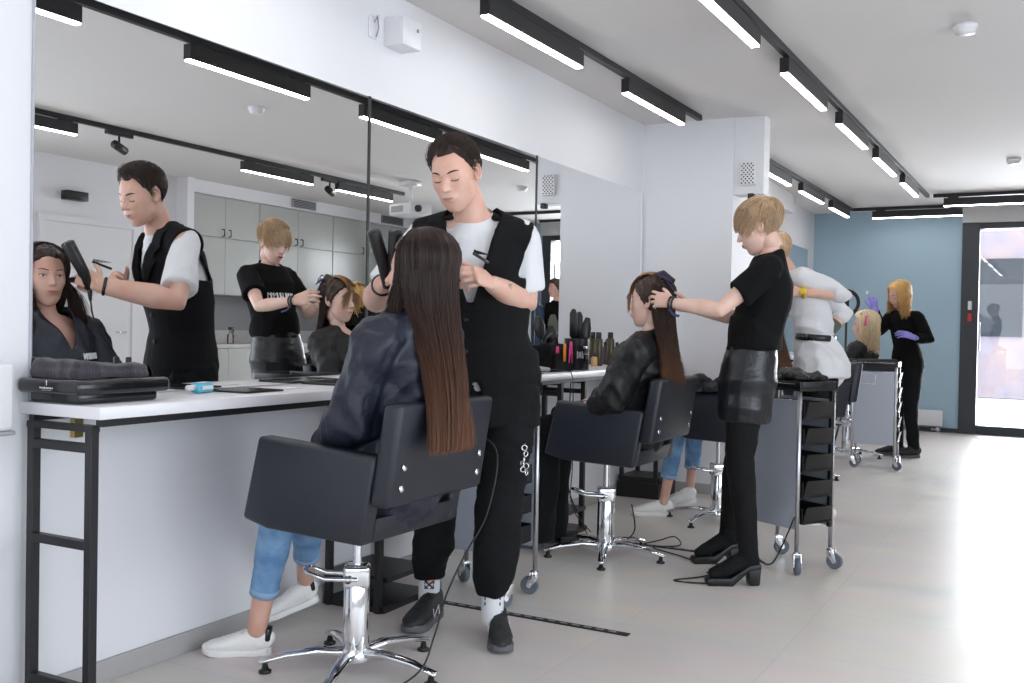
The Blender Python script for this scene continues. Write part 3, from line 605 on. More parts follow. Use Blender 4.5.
# brush holder with brushes, clips; canvas tool bag
c0 = dbox(.22, 5.06)
t = thing('brush_holder', 'black round holder crammed with hair brushes on the desk', 'holder', c0)
obj('cup', MB().lathe([(.066, 0), (.068, .004), (.070, .175), (.067, .175), (.065, .01), (0.0, .01)]), 'black_plastic', t, auto=40)
mb = MB()
for k in range(9):
    a = R(-62+k*7.5); mb.box((.0705*math.cos(a), .0705*math.sin(a), .085), (.002, .0045, .034 if k % 3 else .040), 0, rotm('Z', math.degrees(a)))
obj('printed_bars', mb, 'ink', t, False)
def brush(name, label, base, d, L, kind, m='black_plastic'):
    """brush standing in a holder, head up"""
    t = thing(name, label, 'hair brush', base, group='hair brushes in the black holder'); d = unit(d); P = lambda s: d*s
    obj('handle', MB().tube([P(.0), P(L*.35), P(L*.5)], [.007, .009, .007]), 'black_plastic', t)
    if kind == 'round': obj('barrel', MB().tube([P(L*.5), P(L*.55), P(L*.95), P(L)], [.012, .022, .022, .014], n=20), m, t)
    else:
        obj('head', MB().tube([P(L*.5), P(L*.62), P(L*.8), P(L)], [(.010, .008), (.030, .011), (.033, .012), (.018, .008)], side=(.6, .8, 0), n=16), m, t)
        b = MB(); s = unit(A(.6, .8, 0)-d*(A(.6, .8, 0)@d)); nn = np.cross(d, s)
        for i in range(7):
            for j in range(5): p = P(L*(.62+.05*i))+s*(j-2)*.011; b.cyl(p+nn*.005, p+nn*.022, .0012, 5)
        obj('bristles', b, 'bristle', t)
    return t
c0 = np.array(c0)
brush('round_brush', 'tall thin round hair brush, tallest in the holder', c0+A(-.01, -.025, .02), (.02, -.06, 1), .31, 'round')
brush('round_brush', 'thin round hair brush right of the tallest one in the holder', c0+A(.0, .005, .02), (.03, .0, 1), .295, 'round')
brush('paddle_brush', 'black paddle brush leaning right in the holder', c0+A(.02, .03, .02), (.06, .10, 1), .27, 'flat')
brush('paddle_brush', 'wide black paddle brush leaning left behind the tool bag', c0+A(-.03, -.34, .06), (-.1, -.15, 1), .23, 'flat')
brush('round_brush', 'grey thermal round brush behind the pink clip', c0+A(-.05, -.17, .06), (-.08, -.0, 1), .24, 'flat', 'bristle')
brush('detangling_brush', 'short dark brush low in the tool bag', c0+A(-.03, -.25, .08), (-.05, .05, 1), .16, 'flat')
t = thing('tool_bag', 'soft black canvas tool bag with pink and orange clips on the desk', 'bag', c0+A(-.03, -.26, 0))
V, F = fuse(MB().box((0, 0, .065), (.13, .30, .15), .02, seg=3).box((.055, .01, .05), (.05, .25, .10), .015, seg=3), .005, 2); V = folds(V, F, .006, 35, 4); V[:, 2] = np.maximum(V[:, 2], 0)
obj('bag_body', (V, F), 'tee_black', t); obj('handle', MB().tube([(0, -.08, .14), (0, -.06, .18), (0, .0, .20), (0, .06, .18), (0, .08, .14)], .006), 'black_plastic', t)
def clip2(label, c, m, spread=.014, L=.11):
    t = thing('hair_clip', label, 'hair clip', c)
    for s in (-1, 1): obj('jaw', MB().tube([(0, s*.004, L), (0, s*(.004+spread*.6), L*.5), (0, s*(.004+spread), 0)], [.006, .0055, .003], n=8), m, t)
    return t
clip2('bright pink sectioning clip on the front of the tool bag', c0+A(.058, -.20, .045), 'pink')
clip2('orange sectioning clip on the front of the tool bag', c0+A(.058, -.275, .055), 'orange', .004, .09)
clip2('small magenta clip at the left of the tool bag', c0+A(.058, -.36, .10), 'pink', .008, .03)
t = thing('hair_trimmer', 'slim black hair trimmer leaning upright before the brush holder', 'trimmer', c0+A(.085, -.06, 0)); obj('body', MB().tube([(0, 0, .003), (0, .0, .07), (-.005, 0, .12)], [(.016, .014), (.013, .012), (.015, .009)], caps='ff'), 'black_gloss', t)
obj('blade', MB().box((-.005, 0, .127), (.014, .026, .014), .002), 'alu', t); obj('ring', MB().torus((-.004, 0, .09), .014, .0025), 'alu', t)
t = thing('hair_curler', 'white and grey styling iron lying on the desk behind the standing stylist', 'styling iron', dbox(.24, 4.50))
obj('barrel', MB().tube([(-.06, -.10, .03), (-.0, .02, .024)], [.019, .018], caps='ff'), 'white_plastic', t); obj('grip', MB().tube([(0, .02, .024), (.03, .10, .016)], [.014, .011]), 'grey_plastic', t)
obj('cord', MB().tube([(.03, .10, .016), (.07, .17, .012), (.115, .19, .006), (.128, .19, -.03), (.13, .20, -.25), (.125, .21, -.50), (.1, .24, -.66), (.11, .30, -.76), (.15, .4, -.86)], .0028, n=6), 'cable', t)
t = thing('clear_container', 'clear plastic storage box on the desk beside the tool bag', 'box', dbox(.10, 4.35)); m = MB()
m.b2(-.06, .06, -.08, .08, .0, .003).b2(-.06, -.057, -.08, .08, 0, .10).b2(.057, .06, -.08, .08, 0, .10).b2(-.06, .06, -.08, -.077, 0, .10).b2(-.06, .06, .077, .08, 0, .10); obj('shell', m, 'grey_plastic', t, False)
# loose comb pieces on the desk edge
tag(obj('flat_comb', MB().b2(-2.30, -2.285, 4.30, 4.45, .883, .888, .001), 'black_plastic', None, False), 'thin black comb lying on the desk edge by the styling iron', 'comb')
# power brick and cables on the floor near the second chair
t = thing('power_adapter', 'black power adapter box on the floor behind the second chair', 'power adapter', (-2.25, 4.70, 0), rz=.5); obj('brick', MB().b2(-.05, .05, -.10, .10, 0, .05, .006), 'black_plastic', t)
obj('stub', MB().cyl((0, .10, .02), (0, .13, .02), .006), 'cable', t)
def cable(label, pts, r=.0035): 
    P = np.array(pts, float); out = []
    for i in range(len(P)-1):
        p0, p1, p2, p3 = P[max(i-1, 0)], P[i], P[i+1], P[min(i+2, len(P)-1)]
        for k in range(6):
            s = k/6; out.append(.5*((2*p1)+(-p0+p2)*s+(2*p0-5*p1+4*p2-p3)*s*s+(-p0+3*p1-3*p2+p3)*s**3))
    out.append(P[-1]); o = obj('power_cable', MB().tube(out, r, n=6), 'cable'); origin(o, P[-1]); return tag(o, label, 'cable')
cable('black cable hanging from the desk to the floor adapter', [(-2.33, 4.86, .82), (-2.34, 4.86, .5), (-2.33, 4.86, .25), (-2.25, 4.84, .10), (-2.20, 4.82, .02), (-2.22, 4.78, .02)])
cable('black cable looping over the floor towards the heeled boots', [(-1.86, 4.60, .25), (-1.85, 4.62, .12), (-1.95, 4.72, .01), (-1.86, 4.95, .006), (-1.78, 5.0, .03), (-1.72, 4.92, .006), (-1.82, 4.80, .006), (-1.65, 4.70, .006), (-1.52, 4.62, .006), (-1.38, 4.62, .006), (-1.40, 4.38, .006), (-1.50, 4.22, .006), (-1.36, 4.25, .006), (-1.34, 4.36, .006), (-1.42, 4.44, .006)])
cable('black cable rising from the floor to the drawer trolley', [(-1.30, 4.86, .006), (-1.22, 4.75, .006), (-1.17, 4.72, .06), (-1.08, 4.66, .26)])
# ring light on a tripod
t = thing('ring_light', 'black ring light on a stand before the blue wall', 'ring light', (-1.94, 10.4, 0))
Rr = rotm('Z', 28)@rotm('X', 90)
obj('ring', MB().torus((0, 0, 1.42), .118, .019, Rr, 48, 12), 'black_plastic', t); obj('pole', MB().cyl((0, 0, .3), (0, 0, 1.27), .012), 'black_metal', t)
obj('phone_holder', MB().box((0, 0, 1.44), (.05, .02, .12), .006).box((-.06, 0, 1.46), (.05, .02, .10), .006).cyl((0, 0, 1.28), (0, 0, 1.40), .008), 'black_plastic', t)
for k in range(3): a = 2.1*k+.4; obj('leg', MB().cyl((0, 0, .38), (.32*math.cos(a), .32*math.sin(a), .005), .009), 'black_metal', t)
# ================================================================ people helpers
def s_ell(p, c, r):
    q = (p-np.array(c)); r = np.array(r); k0 = np.linalg.norm(q/r, axis=-1); k1 = np.linalg.norm(q/r**2, axis=-1)+1e-9; return k0*(k0-1)/k1
def s_cap(p, a, b, r0, r1):
    a = np.array(a); b = np.array(b); ba = b-a; t = np.clip(((p-a)@ba)/(ba@ba), 0, 1); return np.linalg.norm(p-a-t[..., None]*ba, axis=-1)-(r0+(r1-r0)*t)
def smn(a, b, k): h = np.clip(.5+.5*(b-a)/k, 0, 1); return b*(1-h)+a*h-k*h*(1-h)
def head_sdf(p, fem=False):
    p = p.copy(); p[..., 1] = np.abs(p[..., 1])
    d = s_ell(p, (-.014, 0, .030), (.096, .076, .083))
    d = smn(d, s_ell(p, (.022, 0, -.018), (.066, .060 if not fem else .057, .088)), .03)
    d = smn(d, s_ell(p, (.036, 0, -.074), (.044, .047 if not fem else .040, .032)), .03)
    d = smn(d, s_cap(p, (.02, .046 if not fem else .040, -.060), (.058, .016, -.098), .016, .013), .025)
    d = smn(d, s_ell(p, (.066, 0, -.100), (.020, .020 if not fem else .015, .016)), .018)
    d = smn(d, s_cap(p, (.076, .008, .020), (.064, .042, .022), .011, .009), .016)
    d = smn(d, s_ell(p, (.052, .040, -.018), (.024, .020, .024)), .03)
    d = smn(d, s_ell(p, (.046, 0, -.048), (.042, .041, .046)), .03)
    d = -smn(-d, s_ell(p, (.100, .032, .002), (.022, .018, .013)), .014)          # eye sockets
    d = smn(d, s_ell(p, (.070, .031, .001), (.0135, .0150, .0115)), .007)         # eyelids
    nr = .85 if fem else 1
    d = smn(d, s_cap(p, (.085, 0, .012), (.107, 0, -.024), .0065*nr, .009*nr), .010)
    d = smn(d, s_ell(p, (.108, 0, -.027), (.0115*nr, .010*nr, .008)), .008)
    d = smn(d, s_ell(p, (.094, .0115*nr, -.031), (.0085, .0065, .006)), .006)
    d = smn(d, s_ell(p, (.084, 0, -.058), (.016, .026, .012)), .014)
    d = smn(d, s_ell(p, (.096, 0, -.0555), (.0085, .020, .0048)), .004)
    d = smn(d, s_ell(p, (.0935, 0, -.0670), (.0095, .017, .0058)), .004)
    return d
def head_trace(D, fem=False, c=(0, 0, 0)):
    D = np.asarray(D, float); t = np.full(D.shape[:-1], .20)
    for _ in range(45): t = t-.85*head_sdf(D*t[..., None]+np.array(c), fem)
    return np.clip(t, .03, .2)
_RG = {}
def head_rad(D, fem=False):
    """distance from the head centre to the skin, read from a table"""
    D = np.asarray(D, float)
    if fem not in _RG:
        th = np.linspace(0, math.pi, 121); ph = np.linspace(0, 2*math.pi, 241); T, Q = np.meshgrid(th, ph, indexing='ij'); _RG[fem] = head_trace(np.stack([np.sin(T)*np.cos(Q), np.sin(T)*np.sin(Q), np.cos(T)], -1), fem)
    G = _RG[fem]; a = np.arccos(np.clip(D[..., 2], -1, 1))/math.pi*120; b = (np.arctan2(D[..., 1], D[..., 0]) % (2*math.pi))/(2*math.pi)*240
    i = np.clip(a.astype(int), 0, 119); j = np.clip(b.astype(int), 0, 239); u = a-i; v = b-j
    return G[i, j]*(1-u)*(1-v)+G[i+1, j]*u*(1-v)+G[i, j+1]*(1-u)*v+G[i+1, j+1]*u*v
def frontx(y, z, fem):
    y = np.asarray(y, float); z = np.asarray(z, float); x = np.full(y.shape, .17)
    for _ in range(50): x = x-.8*head_sdf(np.stack([x, y, z], -1), fem)
    return x
def spheredirs(nt, na):
    th = np.linspace(.02, math.pi-.02, nt); ph = np.linspace(0, 2*math.pi, na, endpoint=False)
    T, Pp = np.meshgrid(th, ph, indexing='ij'); return np.stack([np.sin(T)*np.cos(Pp), np.sin(T)*np.sin(Pp), np.cos(T)], -1)
def gridfaces(nt, na, cap=True):
    F = []
    for i in range(nt-1):
        for j in range(na): a = i*na+j; b = i*na+(j+1) % na; F.append((a, a+na, b+na, b))
    if cap: F.append(tuple(range(na))); F.append(tuple((nt-1)*na+j for j in range(na))[::-1])
    return F
class Head:
    def __init__(s, c, yaw, pitch=0, roll=0, sc_=1.0, fem=False):
        s.c = A(*c); s.R = rotm('Z', yaw)@rotm('Y', pitch)@rotm('X', roll); s.s = sc_; s.fem = fem
    def W(s, P): return s.c+s.s*(np.asarray(P)@s.R.T)
    def L(s, P): return ((np.asarray(P)-s.c)@s.R)/s.s
    def skin(s, mb, nt=84, na=104):
        # more rows through the face
        D = spheredirs(nt, na); r = head_trace(D, s.fem); mb.add(s.W((D*r[..., None]).reshape(-1, 3)), gridfaces(nt, na))
        for sg in (-1, 1):
            e = MB(); Rm = rotm('Z', sg*-18)@rotm('Y', -8)
            e.ell((-.006, sg*.074, -.004), (.0155, .0055, .030), Rm, 16, 10); e.torus((0, 0, 0), .020, .0048, None, 20, 8)
            V, F = e.arr(); n0 = 16*9+2; V2 = V.copy(); q = V[n0:].copy(); q = np.stack([q[:, 0]*.72, q[:, 2], q[:, 1]*1.30], 1); V2[n0:] = q@Rm.T+A(-.006, sg*.078, -.003)
            e2 = MB(); e2.ell((-.001, sg*.074, -.012), (.006, .006, .008)); e2.ell((.0, sg*.072, -.031), (.007, .005, .009)); mb.add(s.W(V2), F); mb.add(s.W(e2.arr()[0]), e2.arr()[1])
        mb.tube([s.W((-.012, 0, -.02)), s.W((-.018, 0, -.09))], [.052*s.s, .052*s.s])
    def ribbon(s, f, w, off, nu=16, nv=5, m='lips', name='lips', parent=None):
        U = np.linspace(-1, 1, nu); Vv = np.linspace(-1, 1, nv); P = []
        for u in U:
            y, z = f(u); h = w(u)
            for v in Vv: P.append((y, z+(h*v if np.isscalar(h) else (h[0] if v < 0 else h[1])*v)))
        P = np.array(P); x = frontx(P[:, 0], P[:, 1], s.fem)+off*(1 if np.isscalar(off) else 1)
        # closed skin: edges sink in
        k = np.tile(1-np.abs(Vv)**6, nu)*np.repeat(1-np.abs(U)**10, nv); x = x-off*1.0+off*k*1.0+off*.0+.0003
        F = [(i*nv+j, (i+1)*nv+j, (i+1)*nv+j+1, i*nv+j+1) for i in range(nu-1) for j in range(nv-1)]
        return obj(name, (s.W(np.stack([x, P[:, 0], P[:, 1]], 1)), F), m, parent)
    def face(s, root, lips='lips', brow='brow', eyes='open', lash=1.0, iris=(0, 0)):
        up = lambda u: .0052*(1-abs(u)**1.6)**.8*(1-.22*math.exp(-(u/.18)**2))
        s.ribbon(lambda u: (u*.0235, -.0600+.0012*u*u), lambda u: (.0004, up(u)), .0012, 22, 5, lips, 'upper_lip', root)
        s.ribbon(lambda u: (u*.0215, -.0606+.0018*u*u), lambda u: (.0068*(1-abs(u)**2.2)**.8, .0003), .0014, 22, 5, lips, 'lower_lip', root)
        s.ribbon(lambda u: (u*.0228, -.0603+.0014*u*u), lambda u: .0006*(1-abs(u)**2), .0022, 22, 3, 'lash', 'mouth_line', root)
        for sg in (-1, 1):
            s.ribbon(lambda u: (sg*(.033+.019*u), .0235+.0035*(1-(u-.25)**2)), lambda u: (.0030 if not s.fem else .0021)*(1-.75*max(0, u)**1.5)*(1-.3*(u < -.8)), .0012, 12, 4, brow, 'eyebrow', root)
            if eyes == 'open':
                e = s.ribbon(lambda u: (sg*(.0318+.0140*u), .0006+.0004*u), lambda u: .0052*(1-abs(u)**2.2)**.7, .0012, 14, 7, 'sclera', 'eye', root)
                s.ribbon(lambda u: (sg*.0318+iris[0]+.0047*u, .0008+iris[1]), lambda u: .0047*math.sqrt(max(0, 1-u*u)), .0024, 10, 5, 'iris', 'iris', e)
                s.ribbon(lambda u: (sg*(.0325+.0155*u), .0012+.0055*(1-abs(u)**2.0)+.0006*u), lambda u: .0013*lash*(1-.3*abs(u)), .0028, 14, 3, 'lash', 'eyelashes', root)
            else:
                s.ribbon(lambda u: (sg*(.0322+.0145*u), -.0030-.0030*(1-u*u)), lambda u: .0011*lash, .0022, 14, 3, 'lash', 'eyelashes', root)
    def hairline(s, P, kind='man'):
        """height of the hairline over local azimuth (0 front, pi back)"""
        az = np.arctan2(np.abs(P[..., 1]), P[..., 0])
        if kind == 'man': xs = [0, .35, .6, .85, 1.15, 1.38, 1.50, 1.75, 1.95, 2.25, 3.2]; ys = [.070, .073, .078, .060, .024, -.002, .012, .030, .006, -.036, -.052]
        elif kind == 'pixie': xs = [0, .5, .75, 1.0, 1.3, 1.45, 1.8, 2.0, 2.3, 3.2]; ys = [.060, .052, .036, .008, -.012, .008, .026, -.004, -.046, -.066]
        else: xs = [0, .5, .8, 1.1, 1.5, 1.9, 2.3, 3.2]; ys = [.072, .066, .052, .02, -.03, -.06, -.075, -.085]
        return np.interp(az, xs, ys)
    def cap(s, kind, T, nt=72, na=96, m=None, root=None, name='hair', edge=.016, seed=2, rough=.002, sink=.006):
        """hair shell; T(local direction) = thickness"""
        D = spheredirs(nt, na); r = head_rad(D, s.fem); P = D*r[..., None]; h = s.hairline(P, kind)
        h = h+.004*noise(D.reshape(-1, 3), 22, seed+3).reshape(h.shape); k = np.clip((P[..., 2]-h)/edge, 0, 1); k = k*k*(3-2*k); t = T(D)*k-sink*(1-k)
        pn = (D*np.array([1, 1, .25])).reshape(-1, 3); t = t+k*rough*noise(pn*np.array([1, 1.6, 1]), 26, seed).reshape(k.shape)
        s._t = (kind, T, edge)
        return obj(name, (s.W((D*(r+t)[..., None]).reshape(-1, 3)), gridfaces(nt, na)), m, root)
    def tuft(s, kind, T, flow, n, K, step, seed=1, lift=.9, rise=.0006, jit=.12, edge=.016, name=None, region=None):
        rs = np.random.RandomState(seed); D = rs.randn(n*6, 3); D /= np.linalg.norm(D, axis=1)[:, None]
        P = D*head_rad(D, s.fem)[:, None]; ok = (P[:, 2] > s.hairline(P, kind)+.004)
        if region is not None: ok &= region(D)
        D = D[ok][:n]; J = rs.randn(len(D), 3)*jit; out = []
        for k in range(K):
            r = head_rad(D, s.fem); out.append(s.W(D*(r+T(D)*(lift+.30*min(1, k/3))+rise*k+.0006)[:, None]))
            g = flow(D)+J; g = g-D*(g*D).sum(1)[:, None]; g /= np.linalg.norm(g, axis=1)[:, None]; D = D+g*step; D /= np.linalg.norm(D, axis=1)[:, None]
        return np.stack(out, 1)
def strandmesh(S, r, taper=.35):
    """S: n x K x 3 strand points -> thin three-sided tubes"""
    n, K, _ = S.shape; T = np.gradient(S, axis=1); T /= np.linalg.norm(T, axis=2)[..., None]+1e-9
    ref = np.where(np.abs(T[..., 2:3]) > .8, A(1, 0, 0), A(0, 0, 1)); a = np.cross(T, ref); a /= np.linalg.norm(a, axis=2)[..., None]+1e-9; b = np.cross(T, a)
    rr = r*np.linspace(1, taper, K)[None, :, None]*np.ones((n, 1, 1)); V = []
    for k in range(3): t = 2*math.pi*k/3; V.append(S+rr*(math.cos(t)*a+math.sin(t)*b))
    V = np.stack(V, 2).reshape(-1, 3); i = np.arange(n)[:, None]*K*3+np.arange(K-1)[None, :]*3; F = []
    for k in range(3):
        q = (k+1) % 3; F.append(np.stack([i+k, i+q, i+3+q, i+3+k], -1).reshape(-1, 4))
    return V, [tuple(f) for f in np.vstack(F).tolist()]
def hair_fall(name, head, root, m, az0, az1, end, n=900, K=18, part=.02, vol=.014, r=.0011, seed=3, el_start=1.25, el_fall=.0, wave=0, shell=True, mid=None, jit=.004):
    """long hair: from the parting over the skull, then falling to end(u, rs), u in 0..1 across az0..az1 (degrees, local, 180 = back)"""
    def path(u, off, J, dd):
        az = np.radians(az0+(az1-az0)*u); Ks = K//3+2; pts = []
        for k in range(Ks):
            s_ = k/(Ks-1); el = el_start+(el_fall-el_start)*s_; D = np.stack([np.cos(el)*np.cos(az), np.cos(el)*np.sin(az), np.full_like(az, np.sin(el))], 1)
            rr = head_rad(D, head.fem)+(vol*(.75+.25*math.sin(s_*3.1))+off); pts.append(head.W(D*rr[:, None]))
        P0 = pts[-1]; T0 = (P0-pts[-2]); T0 /= np.linalg.norm(T0, axis=1)[:, None]; T0 = T0*.25+A(0, 0, -.75); E = end(u, dd); L = np.linalg.norm(E-P0, axis=1)[:, None]; c1 = P0+T0*L*.30
        c2 = E+A(0, 0, .42)*L+(P0-E)*A(1, 1, 0)*.35+(mid if mid is not None else 0)*L
        for k in range(1, K-Ks+1+4):
            t = k/(K-Ks+4); q = (1-t)**3*P0+3*(1-t)**2*t*c1+3*(1-t)*t*t*c2+t**3*E
            if wave: q = q+wave*np.stack([np.sin(t*15+J[:, 0]*2), np.cos(t*13+J[:, 1]*2), 0*J[:, 0]], 1)*min(1, t*3)
            q = q+J*jit*min(1, .3+t); pts.append(q)
        return np.stack(pts, 1)
    rs = np.random.RandomState(seed); u = rs.rand(n); S = path(u, rs.uniform(-.006, .004, n), rs.randn(n, 3), rs.randn(n, 3)); V, F = strandmesh(S, r, .55)
    mb = MB(); mb.add(V, F)
    h = obj(name, mb, m, root)
    if shell:
        nu = 40; uu = np.linspace(0, 1, nu); z = np.zeros((nu, 3)); S1 = path(uu, np.full(nu, -.004), z, z); N = S1.shape[1]
        S2 = path(uu, np.full(nu, -.012), z, z); cen = S1.mean(0)[None]; S2 = S2+(cen-S2)*.08*np.linspace(0, 1, N)[None, :, None]
        V = np.vstack([S1.reshape(-1, 3), S2.reshape(-1, 3)]); F = []; o2 = nu*N
        for i in range(nu-1):
            for j in range(N-1): a = i*N+j; F.append((a, a+1, a+N+1, a+N)); F.append((o2+a, o2+a+N, o2+a+N+1, o2+a+1))
        for j in range(N-1): F.append((j, j+o2, j+1+o2, j+1)); a = (nu-1)*N+j; F.append((a, a+1, a+1+o2, a+o2))
        for i in range(nu-1): a = i*N+N-1; F.append((a, a+N, a+N+o2, a+o2)); a = i*N; F.append((a, a+o2, a+N+o2, a+N))
        sh = obj('hair_underlayer', (V, F), m, h)
    return h
def hand(mb, wrist, d, nrm, side='R', s=1.0, curl=(35, 45, 25), curls=None, spread=5, thumb=(38, 20, 20), vox=.0026, wr=.026):
    """d: towards the fingers, nrm: out of the back of the hand; thumb leaves the side of the palm"""
    d = unit(d); nrm = np.asarray(nrm, float); nrm = unit(nrm-d*(nrm@d)); y = np.cross(nrm, d)*(1 if side == 'R' else -1)
    Rm = np.stack([d, y, nrm], 1); m = MB()
    m.tube([(-.03, 0, 0), (0, 0, 0), (.02, 0, 0)], [(.020, .023), (.019, .025), (.018, .029)], side=(0, 0, 1), n=14)
    m.tube([(.005, .004, 0), (.035, .006, .001), (.065, .003, .002), (.088, 0, .001)], [(.015, .028), (.016, .037), (.014, .040), (.010, .037)], side=(0, 0, 1), n=16)
    m.ell((.03, .026, -.008), (.026, .014, .013))
    names = [(.088, .030, .026, .021, .018, .0085), (.092, .0105, .030, .0235, .019, .0088), (.088, -.009, .028, .022, .018, .0083), (.080, -.027, .022, .017, .015, .0072)]
    cs = curls or [curl]*4
    for i, (x, yy, l1, l2, l3, r) in enumerate(names):
        a = 0; p = A(x-.012, yy, .0005); pts = [p]; sp = R((1.5-i)*spread)
        l1 += .012
        for L, c in zip((l1*1.15, l2*1.1, l3*1.1), cs[i]):
            a += R(c); p = p+L*A(math.cos(a)*math.cos(sp), math.cos(a)*math.sin(sp), -math.sin(a)); pts.append(p)
        m.tube(pts, [r*1.08, r, r*.92, r*.75], n=10)
    t0, t1, t2 = (R(q) for q in thumb); p = A(.022, .026, -.008); pts = [p]; el = R(-22)
    for L, a in ((.040, t0), (.032, t0-t1*.6), (.026, t0-t1-t2*.5)):
        p = p+L*A(math.cos(a)*math.cos(el), math.sin(a)*math.cos(el), math.sin(el)); pts.append(p)
    m.tube(pts, [.0135, .0112, .0098, .0075], n=10)
    V, F = fuse(m, vox, 2, .5); mb.add(A(*wrist)+s*(V@Rm.T), F)
def limb(mb, a, b, c, r, side=None):
    """three joints, radii at: a, mid, b, upper third of the lower part, c"""
    a, b, c = A(*a), A(*b), A(*c); mb.tube([a, (a+b)/2, b, b+(c-b)*.3, b+(c-b)*.7, c], r, n=16)
def torso(mb, J, w=1.0, dp=1.0, fem=False, infl=0, top=True):
    """pelvis, waist, chest, shoulders; J has pel, wai, che, neb (neck base), l (unit vector to the person's left)"""
    l = J['l']; pel, wai, che, neb = (A(*J[k]) for k in ('pel', 'wai', 'che', 'neb')); i = infl
    W_ = [(.150, .105), (.165, .118), (.128, .098), (.158, .112), (.160, .105), (.112, .075), (.060, .055)] if not fem else [(.145, .105), (.165, .120), (.118, .090), (.140, .105), (.142, .095), (.098, .066), (.048, .048)]
    pts = [pel+(pel-wai)*.35, pel, wai, che, che+(neb-che)*.45, che+(neb-che)*.78, neb]
    if not top: pts = pts[:5]; W_ = W_[:5]
    mb.tube(pts, [(a*w+i, b*dp+i) for a, b in W_[:len(pts)]], side=l, n=24)
def body(root, J, H, skinm, fem=False, s=1.0, hands=(), vox=.008, legs=True, w=1.0, r_arm=1.0, lr=1.0):
    m = MB(); torso(m, J, w, 1, fem)
    for k in ('L', 'R'):
        ra = [x*s*r_arm for x in (.052, .047, .039, .043, .034, .026)]
        limb(m, J['sh'+k], J['el'+k], J['wr'+k], ra)
        m.tube([A(*J['neb'])-A(0, 0, .03), J['sh'+k]], [.055*s, .052*s], n=12)
        if legs:
            rl = [x*s*lr for x in (.088, .074, .056, .058, .042, .036)]; limb(m, J['hi'+k], J['kn'+k], J['an'+k], rl)
            if 'to'+k in J: m.tube([J['an'+k], J['to'+k]], [.036*s, .028*s])
    nb = A(*J['neb']); hc = H.W((-.02, 0, -.05)); m.tube([nb-A(0, 0, .03), nb+(hc-nb)*.5, hc], [.062*s*(.9 if fem else 1), .055*s*(.86 if fem else 1), .054*s*(.84 if fem else 1)], n=18)
    V, F = fuse(m, vox, 3); mb = MB(); mb.add(V, F)
    H.skin(mb)
    for a in hands: hand(mb, **a)
    return obj('body', mb, skinm, root)
def garment(name, mb, m, root, vox=.007, smooth=3, fold=None, keep=None, solid=0, drop=None):
    V, F = fuse(mb, vox, smooth)
    if fold: V = folds(V, F, *fold)
    if keep is not None: V, F = clip(V, F, keep)
    return obj(name, (V, F), m, root, solid=solid)
def sneaker(root, heel, toe, z=0, m='shoe_white', solem='shoe_white', s=1.0, pitch=0, name='sneaker', label=None):
    h, t = A(*heel), A(*toe); d = t-h; L = np.linalg.norm(d); d = d/L; f = L/.285
    yaw = math.degrees(math.atan2(d[1], d[0])); Rm = rotm('Z', yaw)@rotm('Y', math.degrees(math.asin(-d[2])))
    org = h; mb = MB()
    xs = [.012, .03, .07, .12, .165, .21, .25, .277]; hw = [.026, .034, .036, .037, .042, .046, .041, .022]; hh = [.040, .050, .050, .042, .034, .027, .022, .016]
    mb.tube([(x, 0, .018+q) for x, q in zip(xs, hh)], [(a, b) for a, b in zip(hw, hh)], side=(0, 1, 0), n=20)
    mb.tube([(.055, 0, .05), (.050, 0, .105)], [(.036, .046), (.033, .042)], side=(0, 1, 0), n=18, caps='rf')
    V, F = fuse(mb, .005, 3); V[:, 2] = np.maximum(V[:, 2], .012)
    u = obj(name, (org+f*(V@Rm.T), F), m, root)
    if label: u['label'] = label
    out = []
    for x, w in zip([.0, .02, .07, .12, .165, .21, .25, .275, .288], [.012, .032, .038, .038, .044, .049, .045, .030, .008]): out.append((x, w))
    poly = [(x, w) for x, w in out]+[(x, -w) for x, w in out[::-1]]
    pr = MB().prism([(x, w) for x, w in poly], .026, .004); V, F = pr.arr(); V = np.stack([V[:, 0], V[:, 2], V[:, 1]], 1); k = np.clip((V[:, 0]-.2)/.09, 0, 1); V[:, 2] += .012*k*k; V[:, 2] += .006*(V[:, 0] < .05)*(V[:, 2] > .01)
    obj('sole', (org+f*(V@Rm.T), F[:]), solem, u)
    lm = MB()
    for k in range(5): x = .125+k*.019; z_ = .018+2*np.interp(x, xs, hh)+.001; lm.tube([(x, -.022, z_-.007), (x+.002, 0, z_+.001), (x, .022, z_-.007)], .0028, n=6)
    lm.tube([(.115, .0, .112), (.105, .018, .108), (.12, .03, .095), (.118, .008, .106)], .0022, n=6)
    V, F = lm.arr(); obj('laces', (org+f*(V@Rm.T), F), m if m != 'shoe_black' else 'ink_black', u)
    u['_fr'] = 0; del u['_fr']
    return u, (lambda P: org+f*(np.asarray(P)@Rm.T))
# ================================================================ 1 the standing stylist in the waistcoat
def fr(yaw): return A(math.cos(R(yaw)), math.sin(R(yaw)), 0), A(-math.sin(R(yaw)), math.cos(R(yaw)), 0)
f_, l_ = fr(-65)
root = thing('person', 'person in long black waistcoat and white T-shirt, standing and straightening very long brown hair', 'person', (-1.86, 3.08, 0), world=True)
J = dict(pel=A(-1.82, 3.10, .93), wai=A(-1.83, 3.09, 1.08), che=A(-1.835, 3.05, 1.27), neb=A(-1.815, 2.980, 1.497), l=l_,
         shL=(-1.680, 3.09, 1.437), elL=(-1.695, 3.15, 1.202), wrL=(-1.69, 2.90, 1.258), shR=(-1.990, 2.945, 1.437), elR=(-2.10, 2.80, 1.195), wrR=(-1.912, 2.59, 1.245),
         hiL=(-1.74, 3.13, .90), knL=(-1.755, 3.09, .50), anL=(-1.775, 3.09, .10), hiR=(-1.91, 3.06, .90), knR=(-2.02, 3.08, .50), anR=(-2.10, 3.17, .10))
H = Head((-1.822, 2.872, 1.632), -84, 24, 4, .99)
